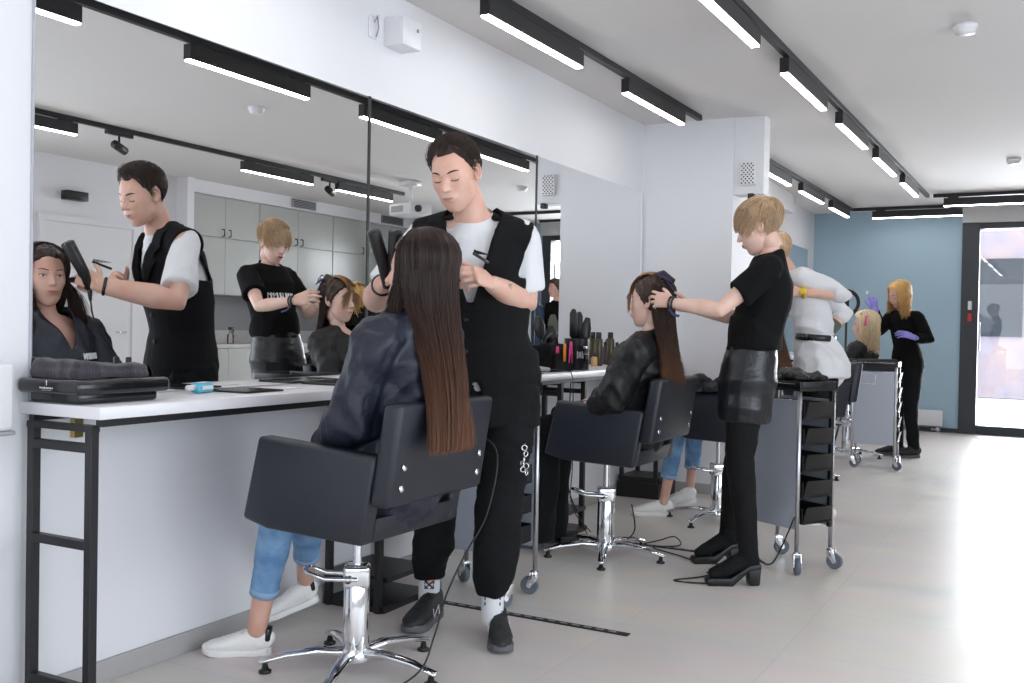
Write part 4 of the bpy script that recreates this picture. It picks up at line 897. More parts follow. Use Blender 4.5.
HR = dict(wrist=(-1.912, 2.59, 1.245), d=(.12, -.05, .055), nrm=(-.55, -.75, .45), side='R', s=1.0, curls=[(30, 40, 20), (48, 50, 30), (60, 60, 35), (65, 60, 40)], thumb=(55, 25, 20), spread=3)
HL = dict(wrist=(-1.69, 2.90, 1.258), d=(-.03, -.17, .055), nrm=(.88, .0, .45), side='L', s=1.0, curls=[(38, 45, 25), (45, 50, 30), (52, 55, 35), (58, 58, 38)], thumb=(40, 10, 10), spread=3)
body(root, J, H, 'skin', hands=(HR, HL), vox=.008, lr=.72, r_arm=1.16)
H.face(root, lips='lips_m', eyes='down', lash=1.5)
T = lambda D: .004+.019*np.clip(D[..., 2], 0, 1)**1.5*(.5+.5*np.clip(D[..., 0]+.4, 0, 1))
M['hair_m'] = hairmat('dark_brown_short_hair', (.035, .020, .014), (.035, .020, .014), 0, 1, .45, .45)
hc = H.cap('man', T, m='hair_m', root=root, edge=.02, rough=.0022)
fl = lambda D: np.stack([-.9+0*D[:, 0], .45+0*D[:, 1], .5+0*D[:, 2]], 1)*np.clip(D[:, 2:3]*2, 0, 1)+A(-.5, 0, -1)*np.clip(1-D[:, 2:3]*2, 0, 1)
V, F = strandmesh(H.tuft('man', T, fl, 2000, 6, .05, 5, jit=.25, rise=.0013), .0010); obj('hair_strands', (V, F), 'hair_m', hc)
V, F = strandmesh(H.tuft('man', T, lambda D: np.stack([-.6+0*D[:, 0], .5+0*D[:, 1], .8+0*D[:, 2]], 1), 500, 6, .05, 9, jit=.2, rise=.0028, region=lambda D: (D[:, 0] > .35) & (D[:, 2] > .4)), .0011); obj('quiff', (V, F), 'hair_m', hc)
# white T-shirt
mb = MB(); torso(mb, J, 1.0, 1.0, infl=.010)
for k in ('L', 'R'):
    s, e = A(*J['sh'+k]), A(*J['el'+k]); mb.tube([s+(s-e)*.05, s, s+(e-s)*.40, s+(e-s)*.80], [.054, .059, .064, .070], n=20, caps='rf')
    mb.tube([A(*J['neb'])-A(0, 0, .05), s], [.058, .056], n=14)
nb = A(*J['neb']); garment('t_shirt', mb, 'tee_white', root, .007, 3, (.005, 26, 3), keep=lambda V: ~((np.linalg.norm(V-(nb+f_*.03+A(0, 0, .035)), axis=1) < .070)))
# long sleeveless waistcoat, open at the neck, with broad lapels
mb = MB(); torso(mb, J, 1.02, 1.05, infl=.024)
for k in ('L', 'R'):
    s = A(*J['sh'+k]); mb.tube([A(*J['neb'])-A(0, 0, .03), s+unit(s-nb)*.015+A(0, 0, -.014)], [.074, .072], n=16)
mb.tube([J['pel']+A(0, 0, .1), J['pel']+A(0, 0, -.02), J['pel']+A(.0, 0, -.165)], [(.178, .125), (.184, .130), (.190, .135)], side=l_, n=26, caps='ff')
V, F = fuse(mb, .007, 3)
def torso_uvw(V): q = V-nb; return q@l_, q@f_, q[:, 2]
def keepv(V):
    a, b, c = torso_uvw(V); vee = (b > .01) & (c > -.30) & (np.abs(a+.0) < .012+.085*np.clip((c+.30)/.30, 0, 1)**.9); neck = (c > -.035) & (np.hypot(a, b) < .078)
    arm = np.zeros(len(V), bool)
    for k in ('L', 'R'):
        s = A(*J['sh'+k]); ax = unit(s-nb); q = V-s; arm |= ((q@ax > .022)) & (c < .10) & (np.abs(q[:, 2]+.02) < .13)
    low = (b > .02) & (c < -.57) & (np.abs(a-.02) < .002+.05*np.clip((-.55-c)/.2, 0, 1))
    return ~(vee | neck | arm | low)
V, F = folds(V, F, .004, 17, 12), F; V, F = clip(V, F, keepv); vest = obj('waistcoat', (V, F), 'vest', root, solid=.007)
bv = BVHTree.FromPolygons([tuple(v) for v in (V-np.array(list(root['_o'])))], F); ro = np.array(list(root['_o']))
def lay(name, outline, m, parent, off=.006, dirv=None, bvh=None, org=None, L=None, U=A(0, 0, 1), Fd=None, o0=None, n=10, solid=.004):
    """outline: function (u,v in 0..1) -> (side, up) in the wearer's frame; laid on the surface found in front"""
    P = []; last = None
    for i in range(n+1):
        for j in range(n+1):
            a, c = outline(i/n, j/n); p = org+L*a+U*c+Fd*.5; h = bvh.ray_cast(Vector(p-o0), Vector(-Fd)); 
            q = (np.array(h[0])+o0) if h[0] is not None and np.linalg.norm(np.array(h[0])+o0-p) < .62 else (org+L*a+U*c+Fd*(last if last is not None else .1))
            last = (q-org)@Fd; P.append(q+Fd*off)
    F = [(i*(n+1)+j, (i+1)*(n+1)+j, (i+1)*(n+1)+j+1, i*(n+1)+j+1) for i in range(n) for j in range(n)]
    return obj(name, (np.array(P), F), m, parent, solid=solid)
for sg in (-1, 1):
    def lap(u, v):
        c = -.31+u*.30; inner = .014+.083*((c+.30)/.30 if c > -.30 else 0)**.9; w = .006+.072*min(1, u/.62)*(1 if u < .66 else 1.0-.25*(u-.66)/.34); 
        if .62 < u < .70: w -= .03
        return sg*(inner-.004+v*w), c
    lay('lapel', lap, 'vest', vest, .014, bvh=bv, org=nb, L=l_, Fd=f_, o0=ro, n=16, solid=.006)
obj('collar', MB().tube([nb+l_*s*.078+f_*q+A(0, 0, z) for s, q, z in ((-1.1, .035, -.012), (-1.0, -.01, .008), (-.6, -.060, .020), (0, -.074, .024), (.6, -.060, .020), (1.0, -.01, .008), (1.1, .035, -.012))], [(.007, .020)]*7, side=(0, 0, 1), n=10), 'vest', vest)
for c in (-.36, -.47): p = nb+l_*-.015+f_*.5+A(0, 0, c); h = bv.ray_cast(Vector(p-ro), Vector(-f_)); (h[0] is not None) and obj('button', MB().ell(np.array(h[0])+ro+f_*.004, (.009, .009, .009), n=10, m=6), 'black_plastic', vest)
# joggers, socks, trainers
mb = MB(); mb.tube([J['pel']+A(0, 0, .03), J['pel']-A(0, 0, .06), J['pel']-A(0, 0, .12)], [(.170, .122), (.178, .130), (.165, .12)], side=l_, n=20)
for k in ('L', 'R'):
    h, q, a = (A(*J[x+k]) for x in ('hi', 'kn', 'an')); mb.tube([h, h+(q-h)*.5, q, q+(a-q)*.5, a+A(0, 0, .11), a+A(0, 0, .058)], [.108, .096, .081, .080, .066, .050], n=18, caps='rf')
garment('joggers', mb, 'pants', root, .008, 3, (.0065, 22, 21, (1, 1, 1.6)))
for k, a in (('L', J['anL']), ('R', J['anR'])):
    a = A(*a); so = obj('sock', MB().tube([a-A(0, 0, .03), a+A(0, 0, .10)], [.040, .041], n=18), 'tee_white', root); so['label'] = 'white sock with black arrow print'
    d = unit(A(-a[0], -a[1], 0)); sd = np.cross(A(0, 0, 1), d); o = a+d*.0415+A(0, 0, .040); mk = MB()
    if k == 'R':
        for s1, s2 in ((1, 1), (1, -1)):
            e1, e2 = o+sd*.016*s1+A(0, 0, .014*s2), o-sd*.016*s1-A(0, 0, .014*s2); mk.tube([e1, e2], .0028, n=6)
            for e, sg in ((e1, 1), (e2, -1)): mk.tube([e-sd*.011*s1*sg, e, e-A(0, 0, .011*s2*sg)], .0022, n=6)
    else:
        for q in (-.026, .026):
            for z in (-.012, .008, .022): mk.tube([o+sd*q+A(0, 0, z)-d*.012, o+sd*q+A(0, 0, z+.008)-d*.012], .0035, n=6)
    obj('arrow_print', mk, 'ink_black', so)
uL, fL = sneaker(root, (-1.80, 3.17, 0), (-1.652, 2.945, 0), m='shoe_black', solem='sole_dark', s=1.05, name='trainer')
uR, fR = sneaker(root, (-2.10, 3.235, 0), (-2.045, 2.955, 0), m='shoe_black', solem='sole_dark', s=1.05, name='trainer')
mk = MB()
for ff, s in ((fR, 1), (fL, 1)):
    pts = [(.085, .040*s, .030), (.095, .040*s, .066), (.135, .0395*s, .030), (.145, .039*s, .062)]; mk.tube([ff(A(x, y, z)) for x, y, z in pts], .0024, n=6)
    pts = [(.085, -.040*s, .030), (.095, -.040*s, .066), (.135, -.0395*s, .030), (.145, -.039*s, .062)]; mk.tube([ff(A(x, y, z)) for x, y, z in pts], .0024, n=6)
ob = obj('side_letter', mk, 'ink', uR)
# bracelet, tattoo, key chain
w = A(*J['wrR']); ax = unit(w-A(*J['elR'])); q = Vector(ax).to_track_quat('Z', 'Y').to_matrix(); obj('bracelet', MB().torus(w-ax*.018, .0305, .0068, np.array(q), 28, 8), 'black_gloss', root)
w, e = A(*J['wrL']), A(*J['elL']); ax = unit(w-e); sd = unit(np.cross(ax, A(0, 0, 1))); nn = unit(A(0, 0, 0)+A(.35, -.9, .15)-ax*(A(.35, -.9, .15)@ax)); up = np.cross(nn, ax); o = w-ax*.075+nn*.0355; tt = MB()
nn2 = unit(A(1, -.25, 0)-ax*(A(1, -.25, 0)@ax)); up2 = np.cross(nn2, ax); o = w-ax*.075
def onarm(u, v, r=.0385): a_ = v/.036; return o+ax*u+r*(nn2*math.cos(a_)+up2*math.sin(a_))
tt.tube([onarm(u, -.02+.5*u) for u in (-.03, -.01, .01, .03)], .0009, n=5); tt.tube([onarm(-.018, v) for v in (-.03, -.015, 0, .012)], .0009, n=5); tt.tube([onarm(.01+.008*math.cos(t), -.012+.008*math.sin(t)) for t in np.linspace(0, 6.2, 9)], .0009, n=5)
obj('tattoo', tt, 'tattoo', root)
ck = MB()
for i, (x, y, z) in enumerate(((0, 0, 0), (.006, .0, -.02), (.0, 0, -.04), (-.008, 0, -.055), (.008, 0, -.062), (-.004, .0, -.075), (.010, 0, -.085))): ck.torus(A(-1.625, 3.03, .70)+A(x, y, z), .009, .0022, rotm('Z', 30)@rotm('X', 90)@rotm('Y', 40*i), 14, 6)
obj('key_chain', ck, 'chrome', root)
# tools held
t = thing('hair_straightener', 'black hair straightener held in the front stylist\'s hand beside the long hair', 'hair straightener', (-1.85, 2.55, 1.27), world=True)
for s in (-1, 1):
    dv = A(.022, .012, 0)*s; obj('arm', MB().tube([A(-1.872, 2.575, 1.235)+dv*.25, A(-1.862, 2.553, 1.30)+dv*.6, A(-1.842, 2.500, 1.400)+dv*1.35], [(.018, .016), (.021, .019), (.022, .020)], side=(.86, .5, 0), n=16, caps='rr', bulge=.4), 'black_plastic', t)
obj('cord_sleeve', MB().tube([(-1.872, 2.575, 1.235), (-1.874, 2.580, 1.19)], [.010, .006]), 'black_plastic', t)
o = cable('black cord from the straightener, down behind the front chair to the floor', [(-1.874, 2.58, 1.19), (-1.88, 2.60, 1.10), (-1.90, 2.68, .98), (-1.84, 2.83, .84), (-1.70, 2.845, .76), (-1.60, 2.80, .70), (-1.60, 2.74, .52), (-1.64, 2.68, .40), (-1.67, 2.62, .28), (-1.70, 2.60, .15), (-1.72, 2.55, .05), (-1.78, 2.43, .006), (-1.90, 2.35, .006), (-2.10, 2.30, .006)], .0032)
t = thing('styling_comb', 'black tail comb in the front stylist\'s raised hand', 'comb', (-1.69, 2.79, 1.32), world=True)
obj('spine', MB().box((-1.675, 2.80, 1.338), (.008, .10, .010), .003, rotm('X', -14)), 'black_plastic', t); m_ = MB()
for k in range(14): m_.b2(-1.677, -1.673, 2.757+k*.0065, 2.759+k*.0065, 1.348+k*.0002-.001*k*.0, 1.362-k*.0006)
obj('teeth', m_, 'black_plastic', t, False)

# ================================================================ 2 the woman with very long hair in the front chair
f_, l_ = fr(183)
root = thing('person', 'seated person with very long straight brown hair, black cape and jeans, in the front chair', 'person', (-1.95, 2.5, 0), world=True)
J = dict(pel=A(-1.80, 2.51, .655), wai=A(-1.785, 2.51, .78), che=A(-1.755, 2.51, .94), neb=A(-1.715, 2.505, 1.125), l=l_,
         shL=(-1.745, 2.345, 1.065), elL=(-1.815, 2.335, .835), wrL=(-2.0, 2.44, .735), shR=(-1.735, 2.665, 1.065), elR=(-1.84, 2.70, .835), wrR=(-2.02, 2.58, .735),
         hiL=(-1.84, 2.43, .66), knL=(-2.19, 2.46, .60), anL=(-2.350, 2.510, .085), hiR=(-1.84, 2.59, .66), knR=(-2.21, 2.60, .58), anR=(-2.455, 2.875, .165))
H = Head((-1.708, 2.500, 1.280), 196, 3, 0, .96, True)
HL = dict(wrist=J['wrL'], d=(-.8, .3, -.2), nrm=(-.1, 0, 1), side='L', s=.9); HR = dict(wrist=J['wrR'], d=(-.8, -.4, -.1), nrm=(-.1, 0, 1), side='R', s=.9)
body(root, J, H, 'skin', True, .9, hands=(HL, HR))
H.face(root, lips='lips', brow='lash', eyes='open', lash=1.5, iris=(.0012, 0))
M['hair_long'] = hairmat('brown_ombre_hair', (.032, .017, .014), (.26, .10, .045), .80, .28, .30, .50)
M['hair_long'].node_tree.nodes['Map Range'].inputs['From Min'].default_value = .72; M['hair_long'].node_tree.nodes['Map Range'].inputs['From Max'].default_value = 1.28
def hm_range(m, zlo, zhi, zbase=0):
    mr = m.node_tree.nodes['Map Range']; mr.inputs['From Min'].default_value = zlo; mr.inputs['From Max'].default_value = zhi
    for n in m.node_tree.nodes:
        if n.type == 'MATH': n.inputs[1].default_value = (zhi-zlo)*.35
hm_range(M['hair_long'], .58, 1.30)
T = lambda D: .010+.004*np.clip(D[..., 2], 0, 1)
hc = H.cap('long', T, m='hair_long', root=root, edge=.01)
def end(u, d): return np.stack([-1.560+.02*np.sin(u*3.1)+d[:, 0]*.006, 2.352+(u)*.212+d[:, 1]*.006, .762+d[:, 2]*.006-.0*u], 1)
hair_fall('long_hair', H, root, 'hair_long', 70, 290, end, n=2000, K=22, vol=.024, r=.0014, seed=4, mid=A(.05, .03, .04), jit=.003, el_start=1.50)
# side lengths kept in front of the ears, one lock drawn out by the stylist
def endR(u, d): return np.stack([-1.80-.02*u+d[:, 0]*.006, 2.66+d[:, 1]*.008-.03*u, 1.24+d[:, 2]*.02], 1)
hair_fall('drawn_lock', H, root, 'hair_long', 262, 300, endR, n=60, K=16, vol=.015, r=.0009, seed=6, mid=A(0, 0, .1), shell=False)
def endF(u, d): return np.stack([-1.77+.03*u+d[:, 0]*.006, 2.415+.02*u+d[:, 1]*.008, 1.06+d[:, 2]*.02], 1)
hair_fall('side_hair', H, root, 'hair_long', 52, 84, endF, n=260, K=16, vol=.014, r=.0012, seed=7, mid=A(0, 0, .4))
def endG(u, d): return np.stack([-1.80+.05*u+d[:, 0]*.006, 2.63-.03*u+d[:, 1]*.01, 1.07+d[:, 2]*.02], 1)
hair_fall('side_hair', H, root, 'hair_long', 308, 276, endG, n=260, K=16, vol=.014, r=.0012, seed=8, mid=A(0, 0, .4))
def cape(root, J, m, seed, amp=.013, f=20, sl=.088, lap=None, s=1.0, neckr=.062, vox=.0075, fr_=None):
    mb = MB(); torso(mb, J, 1.04, 1.1, True, infl=.03)
    for k in ('L', 'R'):
        s_, e, w = (A(*J[x+k]) for x in ('sh', 'el', 'wr')); mb.tube([s_+A(0, 0, .0), s_+(e-s_)*.5, e, e+(w-e)*.5, w-(w-e)*.05], [.072, sl, sl*1.04, sl*.90, sl*.66], n=20)
        mb.tube([A(*J['neb'])-A(0, 0, .035), s_], [.066, .070], n=14)
    if lap:
        for a, b, r0, r1 in lap: mb.tube([a, b], [r0, r1], n=18)
    nb = A(*J['neb']); f2 = fr_ if fr_ is not None else A(-1, 0, 0); V, F = fuse(mb, vox, 3); V = folds(V, F, amp, f, seed, (1, 1, .7)); V = V+vnormals(V, F)*(.003*noise(V, f*3, seed+9))[:, None]
    V, F = clip(V, F, lambda V: ~((np.linalg.norm(V-(nb+f2*.02+A(0, 0, .035)), axis=1) < neckr) | ((np.abs((V-nb)@J['l']) < .055*np.clip((V[:, 2]-nb[2]+.13)/.13, 0, 1)) & ((V-nb)@f2 > 0) & (V[:, 2] > nb[2]-.13))))
    return obj('salon_cape', (V, F), m, root, solid=.004), V, F
cp, V, F = cape(root, J, 'satin', 31, lap=[((-1.90, 2.43, .68), (-2.16, 2.44, .65), .085, .07), ((-1.90, 2.59, .68), (-2.16, 2.58, .65), .085, .07)], amp=.009, f=30, sl=.074)
ro = np.array(list(root['_o'])); bv = BVHTree.FromPolygons([tuple(v) for v in V-ro], F)
def strokes(name, rows, org, L, Fd, bvh, o0, m, parent, r=.0022, off=.004):
    """short strokes of illegible print laid on cloth"""
    mb = MB()
    for st in rows:
        pts = []
        for a, c in st:
            p = org+L*a+A(0, 0, c)+Fd*.5; h = bvh.ray_cast(Vector(p-o0), Vector(-Fd))
            if h[0] is not None: pts.append(np.array(h[0])+o0+Fd*off)
        if len(pts) > 1: mb.tube(pts, r, n=5)
    if mb.n: obj(name, mb, m, parent)
def scribble(w, h, n, seed):
    rs = np.random.RandomState(seed); out = []
    for k in range(n):
        x = -w/2+w*(k+.5)/n; q = w/n*.36; out.append([(x-q, -h/2), (x-q, h/2)]); 
        if rs.rand() < .8: out.append([(x-q, h/2*rs.choice([-1, 0, 1])), (x+q, h/2*rs.choice([-1, 0, 1]))])
        if rs.rand() < .6: out.append([(x+q, -h/2), (x+q, h/2)])
    return out
nb = J['neb']; rows = [[(a-.085, c-.150) for a, c in s_] for s_ in scribble(.10, .020, 8, 2)]+[[(-.115, -.178), (-.05, -.178)]]
strokes('printed_logo', rows, nb, l_, f_, bv, ro, 'ink', cp, r=.0024)
# ankle-length jeans and white trainers
def jeans(root, J, m='denim', r=(.085, .075, .062, .060, .052), cut=.26, name='jeans', seed=3, one=None):
    mb = MB(); mb.tube([A(*J['hiL']), A(*J['hiR'])], [.09, .09], n=16)
    for k in (one or ('L', 'R')):
        h, q, a = (A(*J[x+k]) for x in ('hi', 'kn', 'an')); c = a+(q-a)*cut; mb.tube([h, (h+q)/2, q, q+(c-q)*.5, c], list(r), n=18, caps='rf')
    g = garment(name, mb, m, root, .007, 2, (.004, 40, seed))
    for k in (one or ('L', 'R')):
        q, a = A(*J['kn'+k]), A(*J['an'+k]); c = a+(q-a)*cut; obj('hem', MB().tube([c+(q-c)*.06, c-(q-c)*.005], [r[-1]+.003, r[-1]+.002], n=20, caps='oo'), 'denim_light', g, solid=.004)
    return g
jn = jeans(root, J, r=(.085, .074, .062, .055, .044), cut=.26)
for h_, t_ in (((-2.315, 2.545, .0), (-2.505, 2.420, 0)), ((-2.425, 2.92, .080), (-2.560, 2.755, .012))):
    u_, ff = sneaker(root, h_, t_); q = MB().tube([(.016, 0, .070), (.013, 0, .112)], [(.037, .017), (.033, .015)], side=(0, 1, 0), n=16); V_, F_ = q.arr(); obj('heel_tab', (ff(V_), F_), 'black_gloss', u_)

# ================================================================ 3 the short-haired stylist in black
f_, l_ = fr(196)
root = thing('person', 'standing person with short blond hair, black T-shirt, leather skirt and high-heeled thigh boots', 'person', (-1.25, 4.42, 0), world=True)
J = dict(pel=A(-1.235, 4.40, .92), wai=A(-1.215, 4.40, 1.06), che=A(-1.175, 4.41, 1.24), neb=A(-1.150, 4.41, 1.455), l=l_,
         shL=(-1.115, 4.27, 1.385), elL=(-1.30, 4.165, 1.205), wrL=(-1.524, 4.181, 1.233), shR=(-1.165, 4.55, 1.385), elR=(-1.31, 4.58, 1.17), wrR=(-1.51, 4.42, 1.215),
         hiL=(-1.225, 4.33, .88), knL=(-1.245, 4.33, .56), anL=(-1.205, 4.345, .16), hiR=(-1.25, 4.47, .88), knR=(-1.32, 4.56, .54), anR=(-1.405, 4.72, .16)); TOE = dict(L=(-1.32, 4.27, .05), R=(-1.50, 4.64, .05))
H = Head((-1.200, 4.392, 1.578), 192, 22, 0, .95, True)
HL = dict(wrist=J['wrL'], d=(-.10, .028, .020), nrm=(-.15, -.9, .25), side='L', s=.92, curls=[(12, 20, 12), (16, 24, 14), (22, 28, 16), (28, 32, 18)], thumb=(32, 8, 8), spread=5)
HR = dict(wrist=J['wrR'], d=(-.10, -.035, .03), nrm=(-.2, .9, .3), side='R', s=.92, curls=[(25, 35, 20)]*4, thumb=(35, 10, 10))
body(root, J, H, 'skin_pale', True, .88, hands=(HL, HR), w=.92, lr=.85)
H.face(root, lips='lips_red', brow='brow_blond', eyes='down', lash=1.2)
M['hair_b'] = hairmat('short_blond_hair', (.60, .42, .26), (.60, .42, .26), 0, 1, .42, .42)
T = lambda D: .004+.014*np.clip(D[..., 2]+.15, 0, 1)**.8+.008*np.clip(-D[..., 0], 0, 1)*np.clip(D[..., 2]+.45, 0, 1)
hc = H.cap('pixie', T, m='hair_b', root=root, edge=.022, rough=.002)
def fl(D):
    o = np.array([-.45, .12, .88]); g = D-o; back = np.clip(-D[:, 0:1]-.2, 0, 1); return g*A(1.4, .55, .6)+A(0, 0, -.9)*(1-np.clip(D[:, 2:3], 0, 1))+A(.25, 0, 0)
V, F = strandmesh(H.tuft('pixie', T, fl, 2600, 9, .075, 8, jit=.13, rise=.0008), .0011); obj('hair_strands', (V, F), 'hair_b', hc)
S = H.tuft('pixie', T, lambda D: np.stack([.2+0*D[:, 0], -.8+0*D[:, 1], -1+0*D[:, 0]], 1), 90, 6, .05, 8, jit=.10, rise=.001, region=lambda D: (D[:, 0] > .62) & (D[:, 2] > .28)); V, F = strandmesh(S, .0012); obj('fringe', (V, F), 'hair_b', hc)
mb = MB(); torso(mb, J, .92, 1.0, True, infl=.014)
mb.tube([J['wai']+A(0, 0, .08), J['wai']+A(.005, 0, .0), J['wai']+A(.0, 0, -.035)], [(.142, .110), (.150, .116), (.142, .110)], side=l_, n=22, caps='rf')
for k in ('L', 'R'):
    s, e = A(*J['sh'+k]), A(*J['el'+k]); mb.tube([s+(s-e)*.05, s, s+(e-s)*.35, s+(e-s)*.62], [.048, .060, .060, .064], n=20, caps='rf'); mb.tube([J['neb']-A(0, 0, .04), s], [.052, .054], n=14)
nb = J['neb']; V, F = fuse(mb, .0065, 3); V = folds(V, F, .0055, 22, 41); V, F = clip(V, F, lambda V: ~(np.linalg.norm(V-(nb+f_*.022+A(0, 0, .03)), axis=1) < .068) & (V[:, 2] > 1.030)); te = obj('t_shirt', (V, F), 'tee_black', root)
ro = np.array(list(root['_o'])); bv = BVHTree.FromPolygons([tuple(v) for v in V-ro], F)
strokes('chest_print', [[(a, c-.185) for a, c in s_] for s_ in scribble(.16, .028, 9, 5)], nb, l_, f_, bv, ro, 'ink', te, r=.0026)
mb = MB(); mb.tube([(-1.218, 4.40, 1.075), (-1.228, 4.40, .98), (-1.238, 4.40, .90), (-1.248, 4.398, .80), (-1.252, 4.396, .715)], [(.132, .104), (.156, .116), (.172, .128), (.166, .122), (.152, .112)], side=l_, n=30, caps='ff')
sk = garment('leather_skirt', mb, 'leather_skirt', root, .007, 2, (.0035, 26, 51, (.5, .5, 1.8)))
for k in ('L', 'R'):
    h, q, a, t_ = *(A(*J[x+k]) for x in ('hi', 'kn', 'an')), A(*TOE[k]); hd = unit(A(t_[0]-a[0], t_[1]-a[1], 0)); yaw = math.degrees(math.atan2(hd[1], hd[0])); Rm = rotm('Z', yaw)
    g = a+A(0, 0, 0); top = h+(q-h)*.30; mb = MB(); mb.tube([top, q+(h-q)*.15, q, q+(a-q)*.3, q+(a-q)*.72, a+A(0, 0, .02), a-A(0, 0, .03)], [.082, .066, .059, .061, .047, .042, .044], n=18, caps='fr')
    o = A(a[0], a[1], 0); P = lambda x, z: o+hd*x+A(0, 0, z)
    mb.tube([P(-.022, .115), P(.02, .105), P(.065, .088), P(.115, .062), P(.158, .052)], [(.034, .042), (.037, .044), (.040, .034), (.041, .028), (.028, .020)], side=np.cross(A(0, 0, 1), hd), n=18)
    V, F = fuse(mb, .006, 3); V = folds(V, F, .003, 40, 61); b_ = obj('thigh_boot', (V, F), 'boots', root)
    pr = MB().prism([(-.052, .098), (.0, .092), (.045, .062), (.085, .036), (.180, .034), (.190, .018), (.180, 0), (.075, 0), (.045, .026), (.0, .066), (-.052, .075)], .074, .005); V, F = pr.arr(); V = V-A(0, .037, 0); V[:, 1] *= 1-.25*np.clip((V[:, 0]-.12)/.06, 0, 1); obj('sole', (o+V@Rm.T, F), 'boot_sole', b_)
    pr = MB().prism([(-.050, 0), (-.002, 0), (.008, .075), (-.056, .085)], .054, .008); V, F = pr.arr(); V = V-A(0, .027, 0); obj('block_heel', (o+V@Rm.T, F), 'boot_sole', b_)
w = A(*J['wrL']); ax = unit(w-A(*J['elL'])); q = np.array(Vector(ax).to_track_quat('Z', 'Y').to_matrix()); mb = MB(); mb.torus(w+ax*.002, .0275, .005, q, 28, 8); mb.torus(w-ax*.014, .0285, .004, q, 28, 8); obj('bracelets', mb, 'black_gloss', root)
obj('ribbon_end', MB().tube([w+A(.0, -.02, -.025), w+A(.02, -.03, -.05), w+A(.05, -.035, -.058)], [(.006, .002)]*3), 'navy', root)
[obj('earring', MB().torus(H.W((-.004, q_*.080, -.042)), .012, .0012, rotm('X', 90), 20, 6), 'brass', root) for q_ in (-1, 1)]

# ================================================================ 4 the woman in the second chair
f_, l_ = fr(182)
root = thing('person', 'seated person in profile, brown hair partly clipped up, black cape, in the second chair', 'person', (-1.95, 4.46, 0), world=True)
J = dict(pel=A(-1.80, 4.45, .655), wai=A(-1.79, 4.43, .76), che=A(-1.755, 4.40, .90), neb=A(-1.690, 4.365, 1.075), l=l_,
         shL=(-1.70, 4.205, 1.01), elL=(-1.80, 4.185, .80), wrL=(-1.905, 4.25, .762), shR=(-1.70, 4.52, 1.01), elR=(-1.82, 4.57, .80), wrR=(-2.0, 4.50, .765),
         hiL=(-1.84, 4.38, .66), knL=(-2.22, 4.40, .62), anL=(-2.33, 4.47, .09), hiR=(-1.84, 4.53, .66), knR=(-2.22, 4.55, .62), anR=(-2.33, 4.62, .09))
H = Head((-1.688, 4.362, 1.245), 184, 4, 0, .97, True)
HL = dict(wrist=J['wrL'], d=(-.9, .3, -.05), nrm=(-.1, -.3, 1), side='L', s=.88); HR = dict(wrist=J['wrR'], d=(-.8, -.5, -.1), nrm=(-.1, 0, 1), side='R', s=.88)
body(root, J, H, 'skin_pale', True, .88, hands=(HL, HR))
H.face(root, lips='lips', brow='brow', eyes='open', lash=1.3, iris=(-.001, 0))
M['hair_c'] = hairmat('brown_hair_light_ends', (.040, .019, .012), (.24, .10, .040), .0, 1, .34, .4); hm_range(M['hair_c'], .84, 1.16)
M['hair_c2'] = hairmat('light_copper_hair', (.36, .19, .09), (.36, .19, .09), .0, 1, .36, .4)
hc = H.cap('long', lambda D: .010+.006*np.clip(D[..., 2], 0, 1), m='hair_c', root=root, edge=.01)
hair_fall('long_hair', H, root, 'hair_c', 105, 255, lambda u, d: np.stack([-1.585+.02*u+d[:, 0]*.008, 4.285+.17*u+d[:, 1]*.01, .90-.02*u+d[:, 2]*.012], 1), n=1100, K=20, vol=.014, r=.0014, seed=14, mid=A(.05, .0, .0), el_start=.75)
# top section: copper strands sweeping from the crown over the forehead and down in front of the face
rs = np.random.RandomState(5); S = []
for k in range(420):
    y0 = rs.uniform(-.050, .050); sgn = rs.rand(); pts = []
    for i in range(14):
        s = i/13
        if s < .62:
            t = s/.62; el = 2.15-t*1.62; D = unit(A(math.cos(el), y0*7*(1-.3*t), math.sin(el))); p = D*(head_rad(D[None], True)[0]+.017+.012*math.sin(t*3.1)+rs.uniform(-.002, .002))
            last = p
        else: t = (s-.62)/.38; p = last+A(.004*t-.003, y0*.5*t+(.03 if y0 > 0 else -.03)*t, -(.030+.085*sgn**2)*t)
        pts.append(H.W(p))
    S.append(pts)
V, F = strandmesh(np.array(S), .0009); obj('front_section', (V, F), 'hair_c2', hc)
q = H.W((-.075, -.03, .085)); t_ = MB(); t_.tube([H.W(p) for p in ((-.02, .03, .112), (-.07, .02, .120), (-.105, .0, .09), (-.09, -.02, .06))], [.018, .024, .020, .010]); obj('rolled_section', folds(*(t_.arr()), .003, 60, 3) if False else t_, 'hair_c', hc)
t = thing('hair_clip', 'dark clip with navy ribbon loops holding the rolled hair of the second seated woman', 'hair clip', tuple(H.W((-.10, .03, .09))), world=True)
for s in (-1, 1): obj('jaw', MB().tube([H.W((-.055, .045+.01*s, .120)), H.W((-.085, .055+.01*s, .105)), H.W((-.125, .05+.006*s, .060+.02*s))], [.004, .006, .003]), 'navy', t)
obj('loop', MB().tube([H.W(p) for p in ((-.06, .05, .12), (-.080, .055, .135), (-.10, .055, .125), (-.09, .05, .108), (-.112, .05, .115), (-.125, .045, .095), (-.10, .05, .088))], [(.0035, .0015)]*7), 'navy', t)
cape(root, J, 'satin_black', 71, lap=[((-1.90, 4.38, .70), (-2.15, 4.40, .67), .085, .07), ((-1.90, 4.53, .70), (-2.15, 4.54, .67), .085, .07)], amp=.008, f=32, sl=.068)
mb = MB()
for k in ('L', 'R'):
    q, a = A(*J['kn'+k]), A(*J['an'+k]); mb.tube([A(*J['hi'+k]), q, q+(a-q)*.4, a+A(0, 0, -.03)], [.08, .078, .080, .092], n=18, caps='rf')
